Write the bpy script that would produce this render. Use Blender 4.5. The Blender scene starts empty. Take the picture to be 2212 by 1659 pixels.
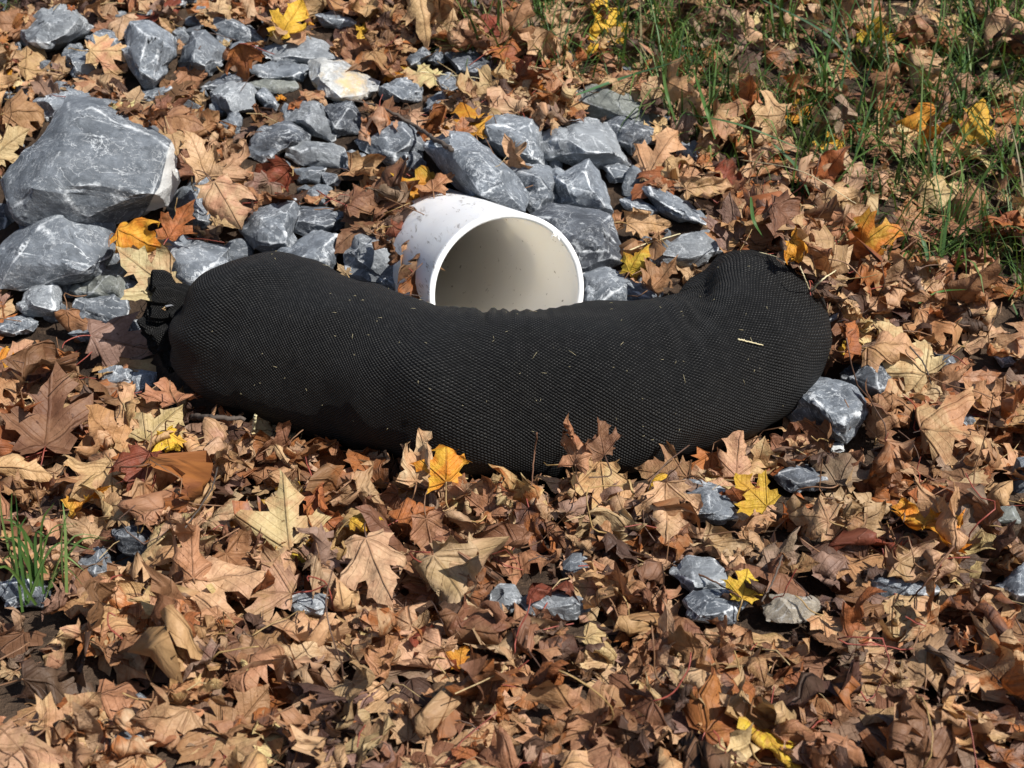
import bpy, bmesh, math, random
import numpy as np
from mathutils import Vector, noise
from mathutils.geometry import delaunay_2d_cdt

random.seed(7)
RNG = np.random.default_rng(11)
SC = bpy.context.scene
COL = SC.collection

# ------------------------------------------------------------------ camera, sky, sun, exposure
PITCH = math.radians(20.0)
CAM = np.array([0.0, -2 * math.cos(PITCH), 2 * math.sin(PITCH)])
FPX = 1106.0 / math.tan(math.radians(20.0))          # focal length in units of a 2212 x 1659 picture
cd = bpy.data.cameras.new('camera')
cam = bpy.data.objects.new('camera', cd)
COL.objects.link(cam)
cam.location = CAM
cam.rotation_euler = (math.radians(90) - PITCH, 0, 0)
cd.sensor_fit = 'HORIZONTAL'
cd.angle = math.radians(40)
cd.clip_start = 0.05
cd.clip_end = 200
cd.dof.use_dof = True
cd.dof.focus_distance = 1.85
cd.dof.aperture_fstop = 9.0
SC.camera = cam

SUN = np.array([0.52, -0.50, 0.79])
SUN = SUN / np.linalg.norm(SUN)
world = bpy.data.worlds.new('World')
SC.world = world
world.use_nodes = True
wn = world.node_tree
sky = wn.nodes.new('ShaderNodeTexSky')
sky.sky_type = 'NISHITA'
sky.sun_disc = False
sky.sun_elevation = math.asin(SUN[2])
sky.sun_rotation = math.atan2(SUN[0], SUN[1])
wn.links.new(sky.outputs[0], wn.nodes['Background'].inputs[0])
wn.nodes['Background'].inputs[1].default_value = 0.075
sd = bpy.data.lights.new('sun', 'SUN')
sd.energy = 4.9
sd.angle = math.radians(0.53)
sd.color = (1.0, 0.955, 0.88)
sun = bpy.data.objects.new('sun', sd)
COL.objects.link(sun)
sun.rotation_euler = Vector(SUN).to_track_quat('Z', 'Y').to_euler()
SC.view_settings.view_transform = 'Standard'
SC.view_settings.look = 'None'
SC.view_settings.exposure = 0.55
SC.view_settings.gamma = 1.0
SC.view_settings.use_curve_mapping = False
SC.cycles.max_bounces = 8
SC.cycles.diffuse_bounces = 7

# ------------------------------------------------------------------ geometry of the place
FWD = np.array([0, math.cos(PITCH), -math.sin(PITCH)])
UP = np.array([0, math.sin(PITCH), math.cos(PITCH)])
RIGHT = np.array([1.0, 0, 0])


def ray(px, py):
    d = FWD + RIGHT * ((px - 1106) / FPX) + UP * ((829.5 - py) / FPX)
    return d / np.linalg.norm(d)


def G(x, y):
    """height of the soil: a gentle foreground rising to a bank behind the pipe"""
    w = 0.06
    a = np.clip((np.asarray(y, float) - 0.02) / w, -40, 40)
    b = np.clip((np.asarray(y, float) - 2.6) / 0.3, -40, 40)
    r = np.clip(np.asarray(x, float) - 0.45, 0, 2)
    return (-0.077 + 0.105 * (y + 0.138) + 0.425 * w * np.log1p(np.exp(a)) - 0.50 * 0.3 * np.log1p(np.exp(b))
            + 0.012 * np.sin(3.1 * x + 1.0) * np.cos(2.7 * y) - 0.02 * r)


def gnormal(x, y):
    e = 0.02
    n = np.array([-(G(x + e, y) - G(x - e, y)) / (2 * e), -(G(x, y + e) - G(x, y - e)) / (2 * e), 1.0])
    return n / np.linalg.norm(n)


def on_ground(px, py, lift=0.0):
    d = ray(px, py)
    lo, hi = 0.5, 8.0
    for _ in range(50):
        t = (lo + hi) / 2
        p = CAM + d * t
        if p[2] > G(p[0], p[1]) + lift:
            lo = t
        else:
            hi = t
    return CAM + d * lo, lo


def project(V):
    q = V - CAM
    z = q @ FWD
    return 1106 + FPX * (q @ RIGHT) / z, 829.5 - FPX * (q @ UP) / z, z


def unit(v):
    return v / np.linalg.norm(v)


# ------------------------------------------------------------------ helpers
def tag(o, label=None, cat=None, group=None, kind=None):
    for k, v in (('label', label), ('category', cat), ('group', group), ('kind', kind)):
        if v:
            o[k] = v
    return o


def mesh_object(name, V, F, mat, parent=None, origin=None, smooth=True, attrs=None):
    me = bpy.data.meshes.new(name)
    V = np.asarray(V, float)
    if origin is None:
        origin = np.zeros(3)
    me.from_pydata((V - origin).tolist(), [], F if isinstance(F, list) else F.tolist())
    if smooth:
        me.polygons.foreach_set('use_smooth', np.ones(len(me.polygons), bool))
    for k, (typ, arr) in (attrs or {}).items():
        a = me.attributes.new(k, typ, 'POINT')
        arr = np.asarray(arr, np.float32)
        a.data.foreach_set({'FLOAT': 'value', 'FLOAT_VECTOR': 'vector', 'FLOAT_COLOR': 'color'}[typ], arr.ravel())
    for m in (mat if isinstance(mat, (list, tuple)) else [mat]):
        me.materials.append(m)
    me.update()
    o = bpy.data.objects.new(name, me)
    COL.objects.link(o)
    o.location = origin
    if parent is not None:
        o.parent = parent
        o.location = np.asarray(origin) - np.asarray(parent.location)
    return o


def empty(name, loc):
    o = bpy.data.objects.new(name, None)
    o.location = loc
    o.empty_display_size = 0.05
    COL.objects.link(o)
    return o


def tube(path, rad, sides=6, closed_ends=True):
    path = np.asarray(path, float)
    n = len(path)
    rad = np.broadcast_to(np.asarray(rad, float), (n,))
    T = np.gradient(path, axis=0)
    T /= np.linalg.norm(T, axis=1, keepdims=True) + 1e-12
    ref = np.array([0.31, 0.22, 0.92])
    S = np.cross(T, ref)
    S /= np.linalg.norm(S, axis=1, keepdims=True) + 1e-9
    U = np.cross(S, T)
    V, F = [], []
    for i in range(n):
        for k in range(sides):
            a = 2 * math.pi * k / sides
            V.append(path[i] + rad[i] * (math.cos(a) * S[i] + math.sin(a) * U[i]))
    for i in range(n - 1):
        for k in range(sides):
            k2 = (k + 1) % sides
            F.append([i * sides + k, i * sides + k2, (i + 1) * sides + k2, (i + 1) * sides + k])
    if closed_ends:
        F.append(list(range(sides))[::-1])
        F.append([(n - 1) * sides + k for k in range(sides)])
    return np.array(V), F


def spline(pts, n):
    """Catmull-Rom through rows of pts (any number of columns)"""
    P = np.asarray(pts, float)
    P = np.vstack([2 * P[0] - P[1], P, 2 * P[-1] - P[-2]])
    m = len(P) - 3
    out = []
    for u in np.linspace(0, m, n):
        i = min(int(u), m - 1)
        t = u - i
        a, b, c, d = P[i:i + 4]
        out.append(0.5 * ((2 * b) + (c - a) * t + (2 * a - 5 * b + 4 * c - d) * t * t + (3 * b - a - 3 * c + d) * t ** 3))
    return np.array(out)


# ------------------------------------------------------------------ materials
class NT:
    def __init__(self, name):
        self.m = bpy.data.materials.new(name)
        self.m.use_nodes = True
        self.t = self.m.node_tree
        self.bsdf = self.t.nodes['Principled BSDF']
        self.out = self.t.nodes['Material Output']

    def n(self, typ, **kw):
        nd = self.t.nodes.new('ShaderNode' + typ)
        for k, v in kw.items():
            setattr(nd, k, v)
        return nd

    def put(self, sock, v):
        if v is None:
            return
        if hasattr(v, 'is_output') or isinstance(v, bpy.types.NodeSocket):
            self.t.links.new(v, sock)
        else:
            sock.default_value = v

    def attr(self, name, out='Fac'):
        return self.n('Attribute', attribute_name=name).outputs[out]

    def math(self, op, a, b=None, c=None, clamp=False):
        nd = self.n('Math', operation=op, use_clamp=clamp)
        for i, v in enumerate((a, b, c)):
            self.put(nd.inputs[i], v)
        return nd.outputs[0]

    def vmath(self, op, a, b=None, scale=None):
        nd = self.n('VectorMath', operation=op)
        self.put(nd.inputs[0], a)
        self.put(nd.inputs[1], b)
        if scale is not None:
            self.put(nd.inputs['Scale'], scale)
        return nd.outputs[0]

    def noise(self, vec, scale, detail=4, rough=0.55, dist=0.0):
        nd = self.n('TexNoise')
        self.put(nd.inputs['Vector'], vec)
        nd.inputs['Scale'].default_value = scale
        nd.inputs['Detail'].default_value = detail
        nd.inputs['Roughness'].default_value = rough
        nd.inputs['Distortion'].default_value = dist
        return nd.outputs['Fac']

    def rng(self, v, a, b, c=0.0, d=1.0):
        nd = self.n('MapRange')
        nd.clamp = True
        for i, x in enumerate((v, a, b, c, d)):
            self.put(nd.inputs[i], x)
        return nd.outputs[0]

    def mix(self, fac, a, b, blend='MIX'):
        nd = self.n('Mix', data_type='RGBA', blend_type=blend)
        self.put(nd.inputs[0], fac)
        for s, v in ((nd.inputs[6], a), (nd.inputs[7], b)):
            self.put(s, tuple(v) + (1,) if isinstance(v, tuple) and len(v) == 3 else v)
        return nd.outputs[2]

    def bump(self, h, strength, dist, normal=None):
        nd = self.n('Bump')
        nd.inputs['Strength'].default_value = strength
        nd.inputs['Distance'].default_value = dist
        self.put(nd.inputs['Height'], h)
        self.put(nd.inputs['Normal'], normal)
        return nd.outputs[0]

    def finish(self, col=None, rough=None, spec=None, normal=None):
        b = self.bsdf
        if col is not None:
            self.put(b.inputs['Base Color'], col)
        if rough is not None:
            self.put(b.inputs['Roughness'], rough)
        if spec is not None:
            self.put(b.inputs['Specular IOR Level'], spec)
        if normal is not None:
            self.put(b.inputs['Normal'], normal)
        return self.m


def stone_material(name, dark, light, vein=1.0, wear=1.0, tint=(0.62, 0.65, 0.68), warm=0.0):
    k = NT(name)
    tc = k.n('TexCoord').outputs['Object']
    r = k.n('ObjectInfo').outputs['Random']
    off = k.vmath('SCALE', (13.1, 7.7, 9.3), scale=r)
    p = k.vmath('ADD', tc, off)
    ps = k.vmath('MULTIPLY', p, (1.0, 1.9, 1.3))
    a = k.noise(p, 11, 6, 0.62)
    c = k.mix(k.rng(a, 0.38, 0.62), dark, light)
    b = k.noise(ps, 38, 5, 0.7, 0.6)
    c = k.mix(k.rng(b, 0.47, 0.68, 0, 0.6), c, tuple(x * 1.5 for x in light))
    dk = k.noise(p, 24, 4, 0.6, 1.2)
    c = k.mix(k.rng(dk, 0.56, 0.7, 0, 0.55), c, tuple(x * 0.55 for x in dark))
    if warm:
        wv = k.noise(p, 17, 4, 0.6)
        c = k.mix(k.rng(wv, 0.48, 0.62, 0, warm), c, (0.52, 0.37, 0.18))
    # calcite veins and chalky scuffs
    v1 = k.math('ABSOLUTE', k.math('SUBTRACT', k.noise(ps, 9, 5, 0.6, 1.4), 0.5))
    v2 = k.math('ABSOLUTE', k.math('SUBTRACT', k.noise(p, 23, 4, 0.6, 2.2), 0.5))
    cov = k.rng(k.noise(p, 14, 3), 0.42, 0.62)
    m1 = k.math('MULTIPLY', k.rng(v1, 0.0, 0.011, 1, 0), cov)
    m2 = k.math('MULTIPLY', k.rng(v2, 0.0, 0.012, 0.8, 0), k.rng(k.noise(p, 20, 3), 0.5, 0.66))
    sp = k.rng(k.noise(ps, 130, 5, 0.8, 0.7), 0.52, 0.66, 0, 0.9)
    sp = k.math('MULTIPLY', sp, k.rng(k.noise(p, 19, 4, 0.6, 0.8), 0.44, 0.60))
    e = k.attr('edge')
    ew = k.math('MULTIPLY', k.rng(k.math('ADD', k.math('MULTIPLY', e, 0.8), k.math('MULTIPLY', k.math('SUBTRACT', k.noise(p, 38, 5, 0.75), 0.5), 2.2)), 0.46, 0.9), wear)
    w = k.math('MAXIMUM', k.math('MULTIPLY', k.math('MAXIMUM', m1, m2), vein), k.math('MAXIMUM', k.math('MULTIPLY', sp, vein), ew), clamp=True)
    c = k.mix(w, c, tint)
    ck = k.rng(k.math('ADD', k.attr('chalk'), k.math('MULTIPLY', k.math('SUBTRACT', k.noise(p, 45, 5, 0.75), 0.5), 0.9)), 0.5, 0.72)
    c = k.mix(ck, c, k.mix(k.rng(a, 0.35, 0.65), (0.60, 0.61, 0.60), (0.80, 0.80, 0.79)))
    # each stone a little lighter or darker than its neighbours
    bv = k.rng(r, 0, 1, 0.80, 1.15)
    c = k.mix(1.0, c, k.n('CombineColor').outputs[0], 'MULTIPLY')
    comb = k.t.nodes[-2] if False else [n for n in k.t.nodes if n.type == 'COMBINE_COLOR'][0]
    for i in range(3):
        k.put(comb.inputs[i], bv)
    h = k.math('ADD', k.math('MULTIPLY', k.noise(ps, 150, 6, 0.8), 0.8), k.math('MULTIPLY', b, 0.5))
    nrm = k.bump(h, 1.0, 0.0032)
    return k.finish(c, k.rng(a, 0.3, 0.7, 0.62, 0.8), 0.35, nrm)


M = {}
M['slate'] = stone_material('slate', (0.068, 0.080, 0.097), (0.158, 0.177, 0.202))
M['slate_dark'] = stone_material('slate_dark', (0.035, 0.040, 0.050), (0.10, 0.112, 0.132), 0.75, 0.8)
M['slate_pale'] = stone_material('slate_pale', (0.115, 0.127, 0.142), (0.225, 0.243, 0.262), 1.0, 1.0)
M['slate_green'] = stone_material('slate_green', (0.115, 0.125, 0.115), (0.20, 0.21, 0.19), 0.5, 0.5)
M['quartz'] = stone_material('quartz', (0.20, 0.205, 0.21), (0.40, 0.40, 0.38), 0.8, 0.6, warm=0.8)
M['sandstone'] = stone_material('sandstone', (0.14, 0.12, 0.095), (0.27, 0.235, 0.185), 0.4, 0.15)
M['calcite'] = stone_material('calcite', (0.42, 0.44, 0.44), (0.70, 0.72, 0.72), 0.4, 0.2, tint=(0.75, 0.76, 0.76))


def leaf_material():
    k = NT('dry_leaf')
    fl = k.attr('flat', 'Vector')
    c1, c2 = k.attr('col1', 'Color'), k.attr('col2', 'Color')
    sep = k.n('SeparateXYZ')
    k.put(sep.inputs[0], fl)
    ax = k.math('ABSOLUTE', sep.outputs[0])
    y = sep.outputs[1]
    sc = k.vmath('MULTIPLY', fl, (1.0, 1.0, 37.0))
    blot = k.noise(sc, 2.6, 4, 0.6, 0.5)
    c = k.mix(k.rng(blot, 0.42, 0.60), c1, c2)
    fine = k.noise(sc, 22, 4, 0.65)
    c = k.mix(k.rng(fine, 0.35, 0.68, 0.0, 0.55), c, k.mix(1.0, c, (0.55, 0.48, 0.42), 'MULTIPLY'))
    spots = k.noise(sc, 13, 2, 0.5)
    c = k.mix(k.rng(spots, 0.68, 0.73, 0, 0.75), c, k.mix(1.0, c, (0.30, 0.20, 0.15), 'MULTIPLY'))
    d = None
    for ang in (0.0, 0.86, 1.78):
        di = k.math('ABSOLUTE', k.math('SUBTRACT', k.math('MULTIPLY', ax, math.cos(ang)), k.math('MULTIPLY', y, math.sin(ang))))
        if ang > 0.5:
            di = k.math('ADD', di, k.math('MULTIPLY', k.math('LESS_THAN', k.math('ADD', k.math('MULTIPLY', ax, math.sin(ang)), k.math('MULTIPLY', y, math.cos(ang))), 0.0), 1.0))
        d = di if d is None else k.math('MINIMUM', d, di)
    main = k.rng(d, 0.004, 0.020, 1, 0)
    wv = k.math('FRACT', k.math('MULTIPLY', k.math('SUBTRACT', y, k.math('MULTIPLY', ax, 0.9)), 8.0))
    wv = k.math('ABSOLUTE', k.math('SUBTRACT', wv, 0.5))
    sec = k.rng(wv, 0.0, 0.05, 0.30, 0)
    v = k.math('MAXIMUM', main, sec)
    c = k.mix(k.math('MULTIPLY', v, 0.42), c, k.mix(1.0, c, (0.52, 0.42, 0.34), 'MULTIPLY'))
    h = k.math('ADD', k.math('MULTIPLY', v, 0.6), k.math('MULTIPLY', k.noise(sc, 9, 4, 0.6), 1.0))
    nrm = k.bump(h, 0.8, 0.004)
    k.finish(c, 0.58, 0.32, nrm)
    tr = k.n('BsdfTranslucent')
    k.put(tr.inputs[0], k.mix(1.0, c, (1.0, 0.80, 0.58), 'MULTIPLY'))
    k.put(tr.inputs['Normal'], nrm)
    mx = k.n('MixShader')
    mx.inputs[0].default_value = 0.22
    k.put(mx.inputs[1], k.bsdf.outputs[0])
    k.put(mx.inputs[2], tr.outputs[0])
    k.put(k.out.inputs[0], mx.outputs[0])
    return k.m


M['leaf'] = leaf_material()


def stalk_material():
    k = NT('leaf_stalk')
    c = k.mix(k.rng(k.noise(k.n('TexCoord').outputs['Object'], 90, 3), 0.3, 0.7), k.attr('col1', 'Color'), k.mix(1.0, k.attr('col1', 'Color'), (0.5, 0.45, 0.4), 'MULTIPLY'))
    return k.finish(c, 0.5, 0.35)


M['stalk'] = stalk_material()


def grass_material():
    k = NT('grass_blade')
    c = k.attr('col1', 'Color')
    nz = k.noise(k.n('TexCoord').outputs['Object'], 60, 3)
    c = k.mix(k.rng(nz, 0.35, 0.7, 0, 0.5), c, k.mix(1.0, c, (0.6, 0.75, 0.5), 'MULTIPLY'))
    k.finish(c, 0.5, 0.25)
    tr = k.n('BsdfTranslucent')
    k.put(tr.inputs[0], k.mix(1.0, c, (1.2, 1.15, 0.6), 'MULTIPLY'))
    mx = k.n('MixShader')
    mx.inputs[0].default_value = 0.25
    k.put(mx.inputs[1], k.bsdf.outputs[0])
    k.put(mx.inputs[2], tr.outputs[0])
    k.put(k.out.inputs[0], mx.outputs[0])
    return k.m


M['grass'] = grass_material()


def soil_material():
    k = NT('soil')
    p = k.n('TexCoord').outputs['Object']
    a = k.noise(p, 14, 6, 0.65)
    c = k.mix(k.rng(a, 0.35, 0.65), (0.022, 0.015, 0.011), (0.075, 0.050, 0.034))
    b = k.noise(p, 90, 4, 0.7)
    c = k.mix(k.rng(b, 0.58, 0.7, 0, 0.6), c, (0.16, 0.105, 0.065))
    return k.finish(c, 0.95, 0.15, k.bump(k.math('ADD', a, b), 0.8, 0.012))


M['soil'] = soil_material()


def knit_material():
    k = NT('black_knit_mesh')
    uv = k.attr('uvm', 'Vector')          # metres along the sock, metres round it
    wob = k.n('TexNoise')
    k.put(wob.inputs['Vector'], uv)
    wob.inputs['Scale'].default_value = 60
    wob.inputs['Detail'].default_value = 2
    uvd = k.vmath('ADD', uv, k.vmath('SCALE', k.vmath('SUBTRACT', wob.outputs['Color'], (0.5, 0.5, 0.5)), scale=0.0022))
    sep = k.n('SeparateXYZ')
    k.put(sep.inputs[0], uvd)
    A, B = 0.0058, 0.0045
    su = k.math('SINE', k.math('MULTIPLY', sep.outputs[0], 2 * math.pi / A))
    sv = k.math('SINE', k.math('MULTIPLY', sep.outputs[1], 2 * math.pi / B))
    st = k.math('MULTIPLY', su, sv)
    yarn = k.rng(st, -0.35, 0.75)
    p = k.n('TexCoord').outputs['Object']
    big = k.noise(p, 9, 3)
    tiny = k.noise(p, 420, 3, 0.7)
    glint = k.rng(k.noise(uvd, 300, 2, 0.6), 0.60, 0.74)
    knot_shine = k.math('MULTIPLY', k.rng(st, 0.62, 0.95), k.rng(k.noise(uvd, 95, 2), 0.40, 0.62, 0.15, 1.0))
    c = k.mix(yarn, (0.0012, 0.0012, 0.0013), (0.0066, 0.0067, 0.0072))
    c = k.mix(k.math('MULTIPLY', knot_shine, 0.8), c, (0.085, 0.084, 0.082))  # highlights on the raised stitches, painted as pale dots in the base colour
    c = k.mix(k.math('MULTIPLY', glint, 0.12), c, (0.10, 0.095, 0.085))  # scattered sparkle of the yarn, also put into the colour
    dust = k.math('MULTIPLY', k.rng(k.noise(p, 26, 4, 0.7), 0.54, 0.75), k.rng(tiny, 0.60, 0.72))
    c = k.mix(k.math('MULTIPLY', dust, 0.5), c, (0.22, 0.195, 0.15))
    nrm = k.bump(k.math('ADD', st, k.math('MULTIPLY', tiny, 0.5)), 0.9, 0.0016)
    k.bsdf.inputs['Sheen Weight'].default_value = 0.012
    k.bsdf.inputs['Sheen Roughness'].default_value = 0.4
    return k.finish(c, 0.62, 0.22, nrm)


M['knit'] = knit_material()


def see_light(k, scale):
    """white plastic a few millimetres thick lets some daylight through"""
    k.bsdf.inputs['Subsurface Weight'].default_value = 1.0
    k.bsdf.inputs['Subsurface Radius'].default_value = (1.0, 0.95, 0.85)
    k.bsdf.inputs['Subsurface Scale'].default_value = scale
    return k.m


def pvc_outer():
    k = NT('white_plastic_weathered')
    p = k.n('TexCoord').outputs['Object']
    a = k.noise(p, 13, 4)
    c = k.mix(k.rng(a, 0.35, 0.7), (0.75, 0.76, 0.775), (0.68, 0.685, 0.70))
    scr = k.noise(k.vmath('MULTIPLY', p, (1.0, 0.35, 3.0)), 70, 4, 0.7, 0.6)
    c = k.mix(k.math('MULTIPLY', k.rng(scr, 0.565, 0.63), k.rng(k.noise(p, 21, 2), 0.43, 0.55, 0, 0.8)), c, (0.22, 0.19, 0.165))
    sp = k.noise(p, 190, 2)
    c = k.mix(k.rng(sp, 0.72, 0.77, 0, 0.6), c, (0.16, 0.12, 0.09))
    k.finish(c, 0.38, 0.45, k.bump(scr, 0.08, 0.001))
    return see_light(k, 0.013)


def pvc_inner():
    k = NT('white_plastic_inside')
    p = k.n('TexCoord').outputs['Object']
    a = k.noise(p, 9, 4)
    c = k.mix(k.rng(a, 0.35, 0.7), (0.90, 0.875, 0.83), (0.87, 0.84, 0.785))
    sp = k.noise(k.vmath('MULTIPLY', p, (1.0, 0.5, 1.0)), 105, 3, 0.6, 0.4)
    c = k.mix(k.rng(sp, 0.675, 0.71, 0, 0.8), c, (0.12, 0.075, 0.045))
    k.finish(c, 0.5, 0.4)
    return see_light(k, 0.013)


def plain(name, col, rough=0.6, spec=0.3, scale=60, var=0.35, bump=0.2):
    k = NT(name)
    p = k.n('TexCoord').outputs['Object']
    a = k.noise(p, scale, 4, 0.65)
    c = k.mix(k.rng(a, 0.3, 0.7), col, tuple(x * (1 - var) for x in col))
    return k.finish(c, rough, spec, k.bump(a, bump, 0.001))


M['pvc'] = pvc_outer()
M['pvc_in'] = pvc_inner()
M['pvc_cut'] = plain('white_plastic_cut', (0.90, 0.90, 0.89), 0.55, 0.35, 140, 0.08, 0.5)
M['bark'] = plain('twig_bark', (0.105, 0.082, 0.068), 0.8, 0.25, 120, 0.5, 0.6)
M['bark_brown'] = plain('twig_bark_brown', (0.17, 0.085, 0.050), 0.75, 0.25, 120, 0.5, 0.6)
M['straw'] = plain('straw', (0.62, 0.54, 0.33), 0.6, 0.3, 200, 0.3, 0.2)
M['zip'] = plain('grey_strap', (0.16, 0.165, 0.18), 0.4, 0.5, 80, 0.2, 0.1)

# ------------------------------------------------------------------ ground
RP, WALL = 0.1180, 0.0090
pc, tpipe = on_ground(1098, 634, 0.126)
adir = unit(np.array([-0.335, 0.94, -0.105]))
PLEN = 0.95


def in_pipe(x, y, margin=0.012):
    """plan footprint of the pipe; returns mask and the height of its underside"""
    ah = unit(np.array([adir[0], adir[1]]))
    k = math.hypot(adir[0], adir[1])
    dx, dy = x - pc[0], y - pc[1]
    along, off = dx * ah[0] + dy * ah[1], dx * ah[1] - dy * ah[0]
    m = (along > -0.01) & (along < PLEN * k + 0.02) & (np.abs(off) < RP + margin)
    low = pc[2] + along / k * adir[2] - RP - 0.012
    return m, low


gx = np.concatenate([np.linspace(-14, -1.8, 16), np.linspace(-1.7, -0.6, 40), np.linspace(-0.58, 0.3, 90), np.linspace(0.32, 1.7, 50), np.linspace(1.8, 14, 16)])
gy = np.concatenate([np.linspace(-14, -1.1, 16), np.linspace(-1.0, 0.0, 36), np.linspace(0.015, 1.1, 100), np.linspace(1.13, 1.9, 26), np.linspace(2.0, 16, 30)])
GXm, GYm = np.meshgrid(gx, gy)
gz = G(GXm, GYm)
for i in range(gz.shape[0]):
    for j in range(gz.shape[1]):
        gz[i, j] += 0.010 * noise.noise((GXm[i, j] * 9, GYm[i, j] * 9, 0.3)) - 0.004
pm, plow = in_pipe(GXm, GYm)
gz = np.where(pm, np.minimum(gz, plow), gz)
nx = len(gx)
faces = [[j * nx + i, j * nx + i + 1, (j + 1) * nx + i + 1, (j + 1) * nx + i] for j in range(len(gy) - 1) for i in range(nx - 1)]
soil = mesh_object('ground', np.stack([GXm.ravel(), GYm.ravel(), gz.ravel()], 1), faces, M['soil'])
tag(soil, kind='structure')
# earth heaped over the buried length of the pipe
cx_ = np.linspace(-0.62, 0.25, 60)
cy_ = np.linspace(0.30, 1.12, 60)
CXm, CYm = np.meshgrid(cx_, cy_)
cm, _ = in_pipe(CXm, CYm, 0.05)
cz = G(CXm, CYm) - 0.002
ah = math.hypot(adir[0], adir[1])
al = ((CXm - pc[0]) * adir[0] + (CYm - pc[1]) * adir[1]) / ah ** 2
ptop = pc[2] + al * adir[2] + RP
ok = cm & (cz > ptop + 0.004)
cf = [[j * 60 + i, j * 60 + i + 1, (j + 1) * 60 + i + 1, (j + 1) * 60 + i] for j in range(59) for i in range(59)
      if ok[j, i] and ok[j, i + 1] and ok[j + 1, i + 1] and ok[j + 1, i]]
cap = mesh_object('ground_over_pipe', np.stack([CXm.ravel(), CYm.ravel(), cz.ravel()], 1), cf, M['soil'])
tag(cap, kind='structure')

# height grid on which everything is laid down
HX0, HX1, HY0, HY1, HR = -1.65, 1.65, -1.0, 1.75, 0.006
HNX, HNY = int((HX1 - HX0) / HR), int((HY1 - HY0) / HR)
hxx, hyy = np.meshgrid(HX0 + (np.arange(HNX) + 0.5) * HR, HY0 + (np.arange(HNY) + 0.5) * HR)
H = G(hxx, hyy)
HG = H.copy()


def hidx(x, y):
    return (np.clip(((y - HY0) / HR).astype(int), 0, HNY - 1), np.clip(((x - HX0) / HR).astype(int), 0, HNX - 1))


def stamp(V):
    iy, ix = hidx(V[:, 0], V[:, 1])
    # nothing may be laid under an overhang either: a stamp is a column
    ii = hidx(V[:, 0], V[:, 1])
    inb = (V[:, 0] > HX0) & (V[:, 0] < HX1) & (V[:, 1] > HY0) & (V[:, 1] < HY1)
    np.maximum.at(H, (iy[inb], ix[inb]), V[inb, 2])


def ray_height(px, py):
    d = ray(px, py)
    top_ = globals().get('HT', H)
    t = 0.9
    while t < 4.5:
        p = CAM + d * t
        iy = min(max(int((p[1] - HY0) / HR), 0), HNY - 1)
        ix = min(max(int((p[0] - HX0) / HR), 0), HNX - 1)
        if p[2] <= top_[iy, ix]:
            break
        t += 0.004
    return p, t


# picture-space bookkeeping (coarse): which solid stands where and how far away
ZR = 8
ZW, ZH = 2212 // ZR + 2, 1659 // ZR + 2
SOLID = np.full((ZH, ZW), 99.0)


def solid_poly(pts, t, shrink=0.9):
    P = np.asarray(pts, float)
    c = P.mean(0)
    P = c + (P - c) * shrink
    yy, xx = np.mgrid[0:ZH, 0:ZW]
    X, Y = (xx + 0.5) * ZR, (yy + 0.5) * ZR
    inside = np.zeros(X.shape, bool)
    j = len(P) - 1
    for i in range(len(P)):
        xi, yi, xj, yj = P[i][0], P[i][1], P[j][0], P[j][1]
        cond = ((yi > Y) != (yj > Y)) & (X < (xj - xi) * (Y - yi) / ((yj - yi) or 1e-9) + xi)
        inside ^= cond
        j = i
    SOLID[inside] = np.minimum(SOLID[inside], t)


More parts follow.
